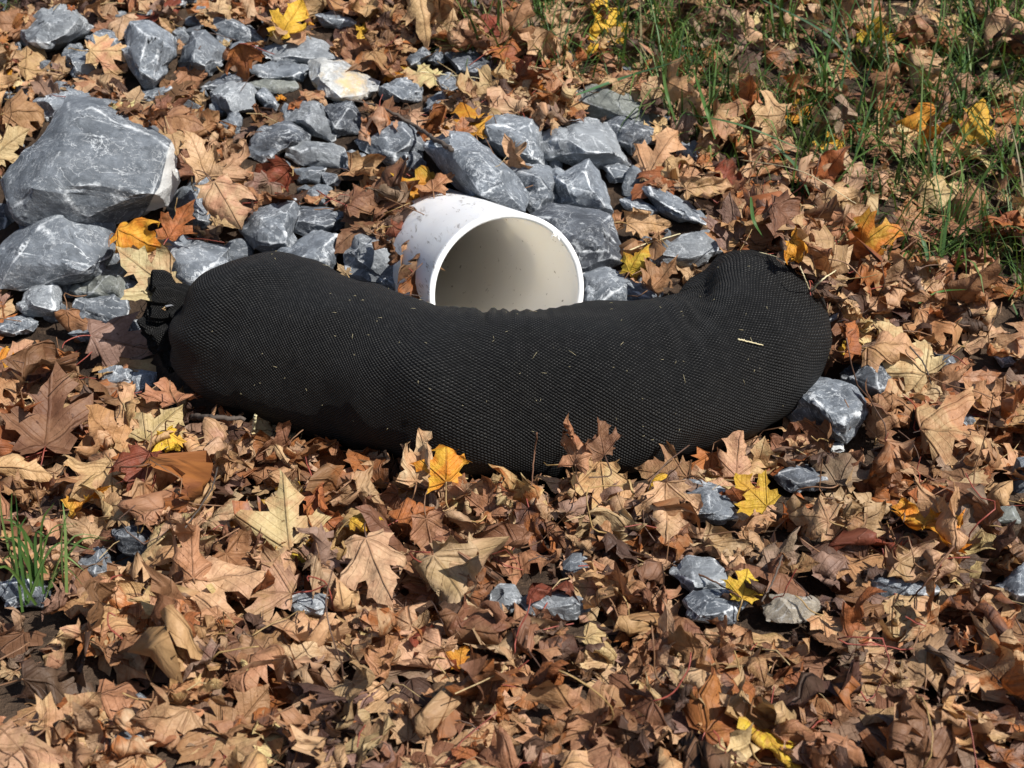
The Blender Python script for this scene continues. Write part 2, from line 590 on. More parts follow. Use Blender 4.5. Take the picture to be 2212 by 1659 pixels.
# ------------------------------------------------------------------ stones
def stone_mesh(name, P, s, mat, seed, origin, extra_mat=None):
    """P: points whose hull is the stone"""
    bm = bmesh.new()
    for p in P:
        bm.verts.new(p)
    res = bmesh.ops.convex_hull(bm, input=bm.verts)
    junk = list({g for g in list(res['geom_interior']) + list(res['geom_unused']) if isinstance(g, bmesh.types.BMVert)})
    if junk:
        bmesh.ops.delete(bm, geom=junk, context='VERTS')
    loose = [v for v in bm.verts if not v.link_faces]
    if loose:
        bmesh.ops.delete(bm, geom=loose, context='VERTS')
    crg = np.random.default_rng(seed * 31 + 5)
    for _ in range(3):
        bm.normal_update()
        bm.verts.ensure_lookup_table()
        v = bm.verts[int(crg.integers(0, len(bm.verts)))]
        nn = unit(np.array(v.normal) + crg.normal(0, 0.45, 3))
        sup = max(float(np.dot(nn, v_.co)) for v_ in bm.verts)
        co = nn * (sup - s * crg.uniform(0.015, 0.05))
        bmesh.ops.bisect_plane(bm, geom=list(bm.verts) + list(bm.edges) + list(bm.faces), plane_co=co, plane_no=nn, clear_outer=True)
        keep = [v_.co.copy() for v_ in bm.verts]
        if len(keep) < 6:
            break
        bm.clear()
        for c_ in keep:
            bm.verts.new(c_)
        res = bmesh.ops.convex_hull(bm, input=bm.verts)
        junk = list({g for g in list(res['geom_interior']) + list(res['geom_unused']) if isinstance(g, bmesh.types.BMVert)})
        if junk:
            bmesh.ops.delete(bm, geom=junk, context='VERTS')
    bm.normal_update()
    sharp = []
    for e in bm.edges:
        if len(e.link_faces) == 2 and e.calc_face_angle(0) > 0.25:
            sharp.append((np.array(e.verts[0].co), np.array(e.verts[1].co), min(1.0, e.calc_face_angle(0) / 0.9)))
    el = min(max(s / 21, 0.0029), 0.0065)
    for _ in range(8):
        long = [e for e in bm.edges if e.calc_length() > el * 1.5]
        if not long:
            break
        bmesh.ops.subdivide_edges(bm, edges=long, cuts=1)
        bmesh.ops.triangulate(bm, faces=[f for f in bm.faces if len(f.verts) > 3])
    bm.normal_update()
    V = np.array([v.co[:] for v in bm.verts])
    N = np.array([v.normal[:] for v in bm.verts])
    dist = np.full(len(V), 9.0)
    strength = np.zeros(len(V))
    for a, b, k in sharp:
        ab = b - a
        t = np.clip(((V - a) @ ab) / (ab @ ab + 1e-12), 0, 1)
        d = np.linalg.norm(V - a - t[:, None] * ab, axis=1)
        upd = d < dist
        dist = np.where(upd, d, dist)
        strength = np.where(upd, k, strength)
    # shell-shaped flakes knocked off the edges
    extra = np.zeros(len(V))
    cand = np.where(dist < 0.02 * s)[0]
    for _ in range(9):
        if not len(cand):
            break
        i0 = int(cand[crg.integers(0, len(cand))])
        Rs = s * crg.uniform(0.30, 0.9)
        cen = V[i0] + unit(N[i0] + crg.normal(0, 0.25, 3)) * (Rs - s * crg.uniform(0.025, 0.065))
        dv = V - cen
        L_ = np.linalg.norm(dv, axis=1)
        ins = L_ < Rs
        if not ins.any() or (Rs - L_[ins]).max() > 0.10 * s:
            continue
        extra = np.maximum(extra, np.exp(-np.abs(L_ - Rs) / (0.012 * s)) * 0.9 * (L_ < Rs * 1.02))
        V[ins] = cen + dv[ins] / (L_[ins, None] + 1e-9) * Rs
    out = V.copy()
    q = Vector((seed * 3.7, seed * 1.3, seed * 2.1))
    for i in range(len(V)):
        p = Vector(V[i]) / s
        a = noise.fractal(p * 2.2 + q, 0.9, 2.0, 5)
        r = noise.ridged_multi_fractal(p * 3.1 + q, 0.9, 2.1, 4, 1.0, 2.0)
        fac = 0.0
        for fs, fa in ((1.5, 0.20), (4.1, 0.06)) if s < 0.07 else ((1.6, 0.16), (4.1, 0.06), (9.5, 0.035)):
            w = Vector((p.x * fs, p.y * fs * 1.25, p.z * fs * 1.7)) + q + Vector((a, a, a)) * 0.12
            vd, vp = noise.voronoi(w)
            g0, g1 = noise.cell_vector(vp[0] * 57.3), noise.cell_vector(vp[1] * 57.3)
            f0, f1 = (w - vp[0]).dot(g0) + 0.12 * (g0.x + g0.y), (w - vp[1]).dot(g1) + 0.12 * (g1.x + g1.y)
            bl = 0.5 + 0.5 * min((vd[1] - vd[0]) / 0.16, 1.0)
            fac += fa * (f0 * bl + f1 * (1 - bl)) / fs * (0.45 if s > 0.15 and fs < 9 else 1.0)
        chip = math.exp(-dist[i] / (0.035 * s)) * (0.5 + 0.9 * noise.noise(p * 7 + q)) * strength[i]
        dd = s * (0.004 * a + 0.004 * (r - 1.0) + fac - 0.030 * max(chip, 0))
        out[i] = V[i] + N[i] * dd
    edge = np.maximum(np.exp(-dist / (0.022 * s)) * strength, extra)
    for v, c in zip(bm.verts, out):
        v.co = c
    bm.normal_update()
    for e in bm.edges:
        if len(e.link_faces) == 2 and e.calc_face_angle(0) > 0.24:
            e.smooth = False
    for f in bm.faces:
        f.smooth = True
    F = [[v.index for v in f.verts] for f in bm.faces]
    bm.verts.index_update()
    me = bpy.data.meshes.new(name)
    for v in bm.verts:
        v.co = Vector(v.co) - Vector(origin)
    bm.to_mesh(me)
    bm.free()
    at = me.attributes.new('edge', 'FLOAT', 'POINT')
    at.data.foreach_set('value', edge.astype(np.float32))
    me.materials.append(mat)
    o = bpy.data.objects.new(name, me)
    COL.objects.link(o)
    o.location = origin
    return o, out


STONES = []


def stone(label, pts, mat='slate', lift=0.28, hf=0.36, tilt=0.5, ridge=None, group=None, name='stone', thick=0.75, nudge=0.0):
    seed = len(STONES) + 1
    rg = np.random.default_rng(seed * 17 + 3)
    P = np.asarray(pts, float)
    c = P.mean(0)
    P = c + (P - c) * 1.10
    w, h = np.ptp(P[:, 0]), np.ptp(P[:, 1])
    p0, t = on_ground(c[0], c[1])
    s = min(w, h * 1.25) * t / FPX
    P0, t = on_ground(c[0], c[1], lift * s)
    P0 = CAM + ray(c[0], c[1]) * (t + nudge)
    view = -ray(c[0], c[1])
    n = unit(tilt * view + (1 - tilt) * gnormal(P0[0], P0[1]))

    def onplane(px, py, hgt):
        d = ray(px, py)
        tt = ((P0 + n * hgt - CAM) @ n) / (d @ n)
        return CAM + d * tt
    pts3 = [onplane(x, y, min(s, 0.12) * rg.uniform(-0.12, 0.06)) for x, y in P]
    if ridge is None:
        k = rg.integers(2, 5)
        ids = rg.choice(len(P), min(k, len(P)), replace=False)
        ridge = []
        for i in ids:
            f = rg.uniform(0.35, 0.78)
            q = c + (P[i] - c) * f
            ridge.append((q[0], q[1], rg.uniform(0.65, 1.1)))
    pts3 += [onplane(x, y, 1.2 * hf * s * k) for x, y, k in ridge]
    for x, y in P:
        q = c + (np.array([x, y]) - c) * 0.86
        pts3.append(onplane(q[0], q[1], -thick * s * rg.uniform(0.8, 1.1)))
    pts3 = np.array(pts3)
    org = np.array([P0[0], P0[1], min(pts3[:, 2].min(), P0[2])])
    o, V = stone_mesh(name, pts3, s, M[mat], seed, org)
    tag(o, label, 'stone', group or 'crushed slate stones around the drain pipe')
    stamp(V)
    solid_poly(P, t + 0.10)
    STONES.append((o, c, label))
    return o, V


BIG = [(13, 367), (123, 247), (150, 218), (187, 223), (230, 233), (267, 263), (317, 283), (353, 297), (377, 313), (380, 337),
       (370, 393), (353, 443), (317, 467), (263, 450), (200, 468), (77, 485), (23, 457), (17, 407)]
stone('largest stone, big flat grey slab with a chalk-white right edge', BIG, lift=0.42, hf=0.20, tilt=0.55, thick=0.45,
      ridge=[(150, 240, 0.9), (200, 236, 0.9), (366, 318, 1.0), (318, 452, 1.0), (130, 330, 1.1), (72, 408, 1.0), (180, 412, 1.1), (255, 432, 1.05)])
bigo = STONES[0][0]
stone('long grey rock lying right under the big slab at left edge',
      [(5, 535), (20, 522), (80, 480), (125, 458), (205, 467), (238, 470), (243, 545), (222, 562), (215, 590), (160, 592), (50, 623), (5, 620)],
      lift=0.30, hf=0.26, ridge=[(85, 488, 0.9), (150, 505, 1.0), (205, 575, 1.0), (40, 540, 1.0), (140, 470, 0.9)])
stone('rounded grey rock peeking out behind the big slab', [(67, 223), (117, 203), (160, 198), (207, 210), (233, 233), (190, 250), (117, 258)], hf=0.3)
stone('wide smooth grey rock in the top left corner below the grass', [(43, 72), (90, 37), (123, 17), (143, 20), (173, 37), (200, 62), (157, 88), (97, 112), (37, 93)],
      'slate_pale', hf=0.30, ridge=[(165, 45, 1.0), (140, 75, 1.0), (100, 95, 0.9), (110, 40, 0.8)])
stone('small grey stone with a peach leaf on its lower half', [(190, 83), (217, 65), (253, 75), (268, 90), (263, 125), (200, 125)])
stone('tall upright grey block with a dark left face, upper left', [(283, 50), (320, 55), (373, 87), (377, 107), (350, 153), (333, 190), (310, 192), (287, 150), (270, 107)],
      lift=0.45, hf=0.42, ridge=[(320, 85, 1.0), (298, 150, 0.95), (345, 92, 0.9), (335, 175, 0.6)])
stone('pointed speckled grey stone left of the upright orange-brown leaf', [(390, 133), (417, 72), (443, 70), (483, 103), (483, 130), (460, 160), (433, 167), (393, 143)], hf=0.45)
stone('thin grey slab below the yellow leaf at the top', [(457, 57), (467, 37), (523, 50), (580, 88), (533, 95), (483, 80)], hf=0.2)
stone('broad pale slab above the yellowish quartz rock', [(547, 110), (653, 78), (700, 93), (737, 130), (673, 137), (610, 132)], 'slate_pale', hf=0.25)
stone('white rock stained yellow, upper middle', [(677, 137), (737, 133), (816, 175), (810, 195), (780, 213), (735, 217), (690, 200), (672, 170)], 'quartz', hf=0.3, lift=0.34)
stone('flat grey layered slab left of the yellowish quartz rock', [(540, 150), (610, 133), (677, 143), (653, 173), (613, 170), (567, 167)], hf=0.2)
stone('narrow grey stone wedged under the layered slab, upper middle', [(530, 183), (573, 172), (633, 177), (643, 190), (610, 203), (560, 193)], 'slate_green', hf=0.25)
stone('chalky pale stone above the curled brown leaves', [(460, 200), (493, 182), (533, 183), (553, 203), (550, 230), (500, 252), (467, 227)], 'slate_pale', hf=0.4)
stone('tiny grey stone right beside the chalky pale one', [(553, 200), (573, 192), (597, 217), (598, 237), (580, 240), (560, 217)], hf=0.4)
stone('long low grey slab beneath the tall upright block', [(267, 210), (307, 197), (377, 187), (383, 200), (370, 210), (317, 217), (277, 222)], hf=0.25)
stone('little veined stone in leaves above the big slab', [(150, 120), (187, 113), (203, 133), (213, 157), (190, 173), (160, 167), (147, 133)], hf=0.4)
stone('dark flat slab tucked below the upright orange-brown leaf', [(437, 187), (493, 160), (523, 173), (467, 194)], 'slate_dark', hf=0.2)
stone('smooth bluish stone above two dark ones, middle left', [(620, 247), (660, 223), (690, 227), (720, 283), (717, 303), (663, 285), (620, 260)], 'slate_pale', hf=0.3)
stone('dark rough stone left of the smooth bluish stone', [(540, 310), (567, 277), (617, 267), (663, 293), (663, 307), (567, 345), (540, 330)], 'slate_dark', hf=0.35)
stone('wide chipped stone under the smooth bluish one', [(620, 320), (650, 307), (710, 313), (737, 323), (757, 347), (733, 360), (657, 360), (623, 337)], 'slate_pale', hf=0.3)
stone('black veined stone touching the end of the twig', [(703, 243), (720, 222), (757, 224), (783, 265), (772, 285), (737, 293), (713, 285)], 'slate_dark', hf=0.35)
stone('small stone with a bright white patch', [(633, 367), (667, 362), (703, 365), (690, 390), (645, 395)], 'slate', hf=0.3)
stone('small dark stone right of the white-patched one', [(695, 372), (727, 378), (730, 400), (703, 405)], 'slate_dark', hf=0.3)
stone('grey wedge half hidden by a tan leaf, right of the big slab', [(367, 450), (430, 373), (453, 383), (473, 433), (470, 480), (423, 500), (407, 473)], hf=0.34)
stone('upright blocky stone behind the left end of the sock', [(520, 497), (550, 460), (633, 437), (637, 453), (627, 533), (583, 547), (547, 540)], hf=0.36,
      ridge=[(560, 470, 1.0), (622, 455, 1.0), (610, 525, 1.0), (560, 520, 0.7)])
stone('dark angular stone between the blocky stone and leaf-covered pipe', [(633, 473), (653, 447), (737, 455), (755, 475), (725, 500), (680, 512), (640, 500)], 'slate_dark', hf=0.3)
stone('grey stone just behind the hump of the sock', [(600, 551), (663, 517), (693, 501), (723, 511), (727, 561), (710, 594), (663, 590), (610, 575)], hf=0.3)
stone('veined grey stone left of the tied end of the sock', [(343, 528), (363, 517), (417, 521), (493, 537), (493, 561), (447, 604), (423, 634), (393, 621), (353, 571)], hf=0.26)
stone('salt-and-pepper speckled stone left of the pipe mouth', [(747, 555), (767, 512), (780, 509), (877, 532), (887, 555), (887, 602), (877, 645), (837, 632), (757, 592)], 'slate_pale', hf=0.26,
      ridge=[(775, 520, 1.0), (870, 545, 1.0), (860, 620, 0.8), (765, 560, 0.9)])
stone('striped grey stone below the bent twig', [(780, 307), (870, 263), (903, 287), (914, 317), (904, 337), (850, 353), (787, 320)], hf=0.3)
stone('small dark chip below the striped grey stone', [(850, 353), (870, 323), (910, 333), (917, 360), (880, 370)], 'slate_dark', hf=0.4)
stone('large elongated stone leaning on the top of the pipe', [(925, 320), (970, 290), (1014, 297), (1054, 327), (1114, 383), (1134, 420), (1127, 450), (1087, 457), (1037, 433), (990, 403), (954, 360)],
      'slate', lift=0.5, hf=0.30, ridge=[(975, 300, 0.9), (1040, 335, 1.0), (1025, 365, 1.1), (1100, 395, 1.0), (1040, 420, 0.9), (985, 350, 0.9)])
stone('knobbly stone jammed against the elongated stone over the pipe', [(1092, 363), (1120, 357), (1174, 367), (1210, 397), (1214, 413), (1200, 443), (1160, 465), (1137, 447), (1120, 410)], 'slate', hf=0.4)
stone('boxy grey stone with a tan leaf at its foot, top centre', [(1032, 263), (1104, 245), (1150, 257), (1164, 283), (1160, 320), (1174, 357), (1130, 353), (1087, 333), (1047, 307)], hf=0.3,
      ridge=[(1050, 272, 1.0), (1145, 268, 1.0), (1155, 340, 0.9), (1060, 305, 0.9)])
stone('pale domed stone with a black hollow on its left', [(1162, 313), (1204, 280), (1237, 262), (1284, 267), (1320, 290), (1360, 350), (1354, 357), (1304, 360), (1244, 348), (1174, 338)], 'slate_pale', hf=0.36,
      ridge=[(1240, 272, 0.9), (1225, 300, 1.0), (1270, 330, 1.1), (1330, 330, 0.9)])
stone('dark stone behind the pale domed one', [(1297, 270), (1337, 258), (1380, 267), (1414, 287), (1407, 307), (1364, 330), (1330, 310)], 'slate_dark', hf=0.35)
stone('greenish slab lying at the edge of the grass', [(1244, 217), (1270, 183), (1310, 190), (1370, 213), (1430, 263), (1370, 266), (1287, 247)], 'slate_green', hf=0.22)
stone('tapering stone above the dark rock beside the pipe', [(1194, 377), (1270, 353), (1290, 373), (1317, 460), (1304, 463), (1214, 446), (1208, 393)], 'slate', hf=0.36,
      ridge=[(1262, 368, 1.0), (1225, 400, 1.0), (1285, 420, 1.0), (1240, 437, 0.7)])
stone('big dark rock right against the pipe mouth', [(1142, 475), (1200, 452), (1314, 472), (1320, 492), (1317, 512), (1340, 539), (1337, 565), (1287, 592), (1247, 596), (1214, 545)], 'slate_dark', hf=0.24, lift=0.36,
      ridge=[(1190, 468, 0.9), (1300, 482, 0.9), (1262, 530, 1.1), (1325, 545, 0.9), (1255, 575, 0.8)], nudge=0.02)
stone('low stone showing over the sock, right of the pipe', [(1267, 595), (1310, 587), (1354, 605), (1404, 632), (1427, 655), (1274, 670)], 'slate', hf=0.35)
stone('narrow stone on the right below the large tan star leaf', [(1397, 412), (1404, 404), (1475, 435), (1522, 470), (1515, 485), (1447, 464), (1414, 444)], 'slate', hf=0.35)
stone('small stone left of the narrow one, right of pipe', [(1344, 432), (1370, 425), (1420, 455), (1400, 470), (1354, 450)], hf=0.4)
stone('pale chalky stone behind the right hump of the sock', [(1405, 553), (1472, 510), (1525, 502), (1561, 537), (1495, 580), (1415, 580)], 'slate_pale', hf=0.25)
stone('small stone under the pale domed one', [(1304, 360), (1340, 355), (1372, 375), (1365, 392), (1320, 392)], 'slate', hf=0.35)
stone('large rough stone at the lower right end of the sock', [(1705, 881), (1735, 831), (1775, 826), (1825, 837), (1870, 891), (1825, 952), (1775, 938), (1721, 912)], 'slate', lift=0.4, hf=0.42,
      ridge=[(1745, 840, 0.8), (1800, 850, 0.9), (1780, 890, 1.0), (1835, 895, 1.0), (1800, 930, 0.8)])
stone('dark smooth stone to the right of the sock', [(1818, 807), (1865, 771), (1911, 781), (1936, 824), (1908, 853), (1835, 838)], 'slate_dark', lift=0.65, hf=0.4,
      ridge=[(1868, 780, 0.9), (1890, 800, 1.0), (1895, 840, 0.9), (1840, 815, 0.7)])
stone('small blue-grey stone near the big tan folded leaf', [(2061, 902), (2091, 896), (2116, 904), (2115, 927), (2085, 926)], hf=0.4)
stone('rounded scratched stone left of the bright yellow leaf', [(1456, 1060), (1486, 1046), (1551, 1052), (1586, 1115), (1556, 1127), (1486, 1117), (1471, 1080)], 'slate', lift=0.6, hf=0.36)
stone('pale stone above the yellow leaf at lower right', [(1451, 1235), (1486, 1207), (1541, 1210), (1576, 1255), (1556, 1275), (1496, 1275)], 'slate_pale', lift=0.6, hf=0.3)
stone('low stone near the bottom left of the speckled ones', [(1126, 1295), (1171, 1275), (1246, 1290), (1281, 1303), (1240, 1335), (1150, 1330)], 'slate_pale', lift=0.6, hf=0.3)
stone('grey stone left of the sandy one, below the yellow leaf', [(1481, 1300), (1521, 1277), (1576, 1280), (1611, 1302), (1580, 1340), (1500, 1338)], 'slate', lift=0.6, hf=0.3)
stone('sandy brown grainy stone in the foreground', [(1645, 1295), (1696, 1282), (1756, 1295), (1775, 1310), (1740, 1340), (1660, 1340)], 'sandstone', lift=0.6, hf=0.3, group='foreground stones')
stone('wide grey stone under the long rolled leaf', [(1876, 1250), (1906, 1235), (1976, 1250), (2021, 1275), (2001, 1290), (1906, 1296)], 'slate', lift=0.6, hf=0.3)
stone('grey stone cut off by the right edge, lower corner', [(2161, 1265), (2212, 1220), (2250, 1240), (2240, 1295), (2190, 1305)], 'slate', lift=0.6)
stone('little flat stone right of the orange-red leaf', [(2136, 1100), (2190, 1095), (2205, 1125), (2150, 1132)], 'slate_green', lift=0.75, hf=0.25)
stone('dull grey stone between sock and bright yellow leaf', [(1656, 1015), (1731, 1004), (1801, 1030), (1800, 1055), (1706, 1060)], 'slate_dark', lift=0.35, hf=0.25)
stone('dark triangular stone above the grass tuft, lower left', [(245, 1155), (285, 1122), (330, 1150), (357, 1182), (320, 1194), (270, 1190)], 'slate_dark', lift=0.75, hf=0.4)
stone('small stone right of the grass tuft', [(170, 1215), (215, 1178), (245, 1232), (200, 1256)], 'slate', lift=0.6)
stone('veined stone behind the base of the grass tuft', [(0, 1265), (60, 1240), (110, 1262), (105, 1305), (20, 1310)], 'slate', lift=0.4)
stone('low pale stone under the large tan leaves, bottom left', [(620, 1297), (655, 1277), (700, 1285), (712, 1305), (690, 1325), (640, 1325)], 'slate_pale', lift=0.6)
stone('small bluish stone near the bottom centre', [(1057, 1285), (1080, 1265), (1110, 1268), (1128, 1295), (1100, 1322), (1065, 1318)], 'slate_pale', lift=0.6)
stone('flat stone below the taupe leaf at the sock tie', [(217, 805), (250, 792), (283, 793), (285, 831), (233, 840)], 'slate', hf=0.25)
stone('faceted dark chip right of the flat stone below the taupe leaf', [(287, 817), (300, 797), (337, 805), (333, 838), (293, 852)], 'slate', hf=0.35)
stone('flat-sided stone directly below the pale yellow leaf', [(157, 627), (217, 578), (277, 571), (275, 627), (267, 641), (187, 640)], 'slate_green', hf=0.22)
stone('oblong slab stacked under the flat-sided stone', [(160, 668), (167, 648), (267, 644), (273, 668), (267, 691), (165, 692)], 'slate', hf=0.25)
stone('lowest slab of the pile left of the tied end', [(153, 720), (207, 701), (300, 694), (290, 725), (200, 740)], 'slate', hf=0.25)
stone('whitish pitted stone under the long rock at left', [(40, 661), (63, 624), (113, 614), (128, 647), (127, 674), (73, 684), (47, 677)], 'slate_pale', hf=0.35)
stone('small stone at the left edge under the pitted one', [(-5, 712), (15, 690), (60, 684), (80, 695), (70, 716), (20, 725)], 'slate', hf=0.3)
stone('stone cut by the left edge below the big slab', [(-25, 440), (18, 445), (22, 513), (-20, 525)], 'slate_dark', hf=0.3, nudge=0.03)
stone('stone cut by the left edge above the big slab', [(-25, 195), (20, 197), (37, 217), (-20, 228)], 'slate', hf=0.3)
stone('left one of the dark pair under the grass edge', [(874, 130), (914, 103), (931, 117), (904, 143), (880, 148)], 'slate', hf=0.4)
stone('middle stone of the dark trio under the grass edge', [(924, 133), (950, 103), (967, 117), (967, 133), (937, 143)], 'slate', hf=0.4)
stone('largest blackish stone under the grass edge', [(967, 117), (1020, 110), (1060, 123), (1064, 150), (1037, 170), (990, 157)], 'slate_dark', hf=0.35)
stone('smooth grey stone right of the yellowish quartz rock', [(827, 190), (880, 168), (910, 190), (904, 213), (870, 222), (834, 210)], 'slate', hf=0.35)
stone('small stone between the smooth grey stone and peach leaf', [(920, 220), (957, 200), (967, 217), (937, 242), (922, 240)], 'slate', hf=0.4)
stone('grey chip beside the peach leaf at the grass edge', [(937, 172), (970, 165), (1000, 190), (970, 205)], 'slate', hf=0.3)
stone('little stone right of the wide chipped stone', [(737, 335), (760, 325), (797, 345), (790, 362), (745, 367)], 'slate', hf=0.3)
stone('pale stone cut off by the top edge', [(368, -10), (402, -10), (400, 14), (373, 18)], 'slate_pale', hf=0.3)
stone('stone in leaves right of the yellow top leaf', [(687, 35), (720, 25), (760, 45), (780, 62), (740, 67), (700, 55)], 'slate', hf=0.3)
stone('tiny stone between tall block and thin slab', [(368, 67), (395, 60), (407, 75), (385, 84)], 'slate', hf=0.4)
stone('dark stone sliver among leaves far right', [(2008, 764), (2051, 770), (2064, 785), (2025, 803)], 'slate_dark', hf=0.4)
stone('small stone chip near the right edge', [(2150, 772), (2181, 770), (2194, 787), (2165, 794)], 'slate', hf=0.4)
stone('tiny pale chip just right of the sock end', [(1785, 690), (1811, 677), (1818, 692), (1792, 703)], 'slate_pale', hf=0.4)
stone('tiny white chip below the large rough stone', [(1788, 960), (1818, 954), (1824, 972), (1795, 980)], 'calcite', lift=0.5, hf=0.4)


# the big slab breaks along a white mineral seam on its right side
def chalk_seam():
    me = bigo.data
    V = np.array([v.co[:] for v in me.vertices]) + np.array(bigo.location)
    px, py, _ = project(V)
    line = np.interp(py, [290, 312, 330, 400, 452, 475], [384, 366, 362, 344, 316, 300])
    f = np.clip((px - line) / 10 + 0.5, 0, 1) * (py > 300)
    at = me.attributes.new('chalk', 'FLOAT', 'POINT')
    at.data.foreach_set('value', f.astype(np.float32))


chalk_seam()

# ------------------------------------------------------------------ pipe
pside = unit(np.cross(adir, [0, 0, 1]))
pup = np.cross(pside, adir)
rgp = np.random.default_rng(5)


def pipe():
    root = empty('drain_pipe', pc + adir * 0.2 - np.array([0, 0, RP]))
    tag(root, 'white plastic drain pipe with open mouth poking out of the rocks', 'pipe')
    nseg, L = 128, PLEN
    lo, li = np.linspace(0, 1, 26) ** 1.5 * L, np.linspace(0, 1, 30) * L

    def ring(r, d, jit=0.0):
        out = []
        for k in range(nseg):
            a = 2 * math.pi * k / nseg
            j = jit * (noise.noise((math.cos(a) * 9, math.sin(a) * 9, 1.7)) + 0.7 * noise.noise((math.cos(a) * 30, math.sin(a) * 30, 4.0)))
            out.append(pc + adir * (d + j) + r * (1 + 0.006 * math.cos(2 * a + 0.6)) * (math.cos(a) * pside + math.sin(a) * pup))
        return out

    outer = [ring(RP, 0.002 + d) for d in lo][::-1] + [ring(RP - 0.0006, 0.0008, 0.0008)]
    rim = [ring(RP - 0.0014, 0.0, 0.0011), ring(RP - WALL * 0.5, -0.0008, 0.0008), ring(RP - WALL + 0.0012, 0.0002, 0.0011)]
    inner = [ring(RP - WALL, 0.0025 + d) for d in li]
    rings = outer + rim + inner
    V = np.array([p for r_ in rings for p in r_])
    nr = len(rings)
    F = [[i * nseg + k, i * nseg + (k + 1) % nseg, ((i + 1) % nr) * nseg + (k + 1) % nseg, ((i + 1) % nr) * nseg + k] for i in range(nr) for k in range(nseg)]
    wall = mesh_object('pipe_wall', V, F, [M['pvc'], M['pvc_cut'], M['pvc_in']], root, pc)
    mi = np.zeros(len(F), np.int32)
    for i in range(nr):
        mi[i * nseg:(i + 1) * nseg] = 0 if i < len(outer) - 1 else (1 if i < len(outer) + 3 else 2)
    wall.data.polygons.foreach_set('material_index', mi)
    bm = bmesh.new()
    bm.from_mesh(wall.data)
    bmesh.ops.recalc_face_normals(bm, faces=bm.faces)
    bm.to_mesh(wall.data)
    bm.free()
    V = np.array([p for r_ in outer for p in r_])
    stamp(V)
    # curls of plastic left by the saw
    for a0, rr, n in ((0.80, RP - WALL, 5), (3.35, RP, 4)):
        for _ in range(n):
            a = a0 + rgp.uniform(-0.05, 0.05)
            p = pc + rr * (math.cos(a) * pside + math.sin(a) * pup)
            path = [p]
            for _ in range(5):
                path.append(path[-1] + rgp.normal(0, 0.0016, 3) - adir * 0.0003)
            tv, tf = tube(spline(path, 9), 0.0007, 4)
            mesh_object('plastic_burr', tv, tf, M['pvc_cut'], root, p)
    return V


PV = pipe()
solid_poly([(940, 400), (1140, 470), (1230, 540), (1265, 640), (1260, 670), (930, 670), (925, 600), (905, 520), (880, 440)], tpipe + 0.35, 0.97)


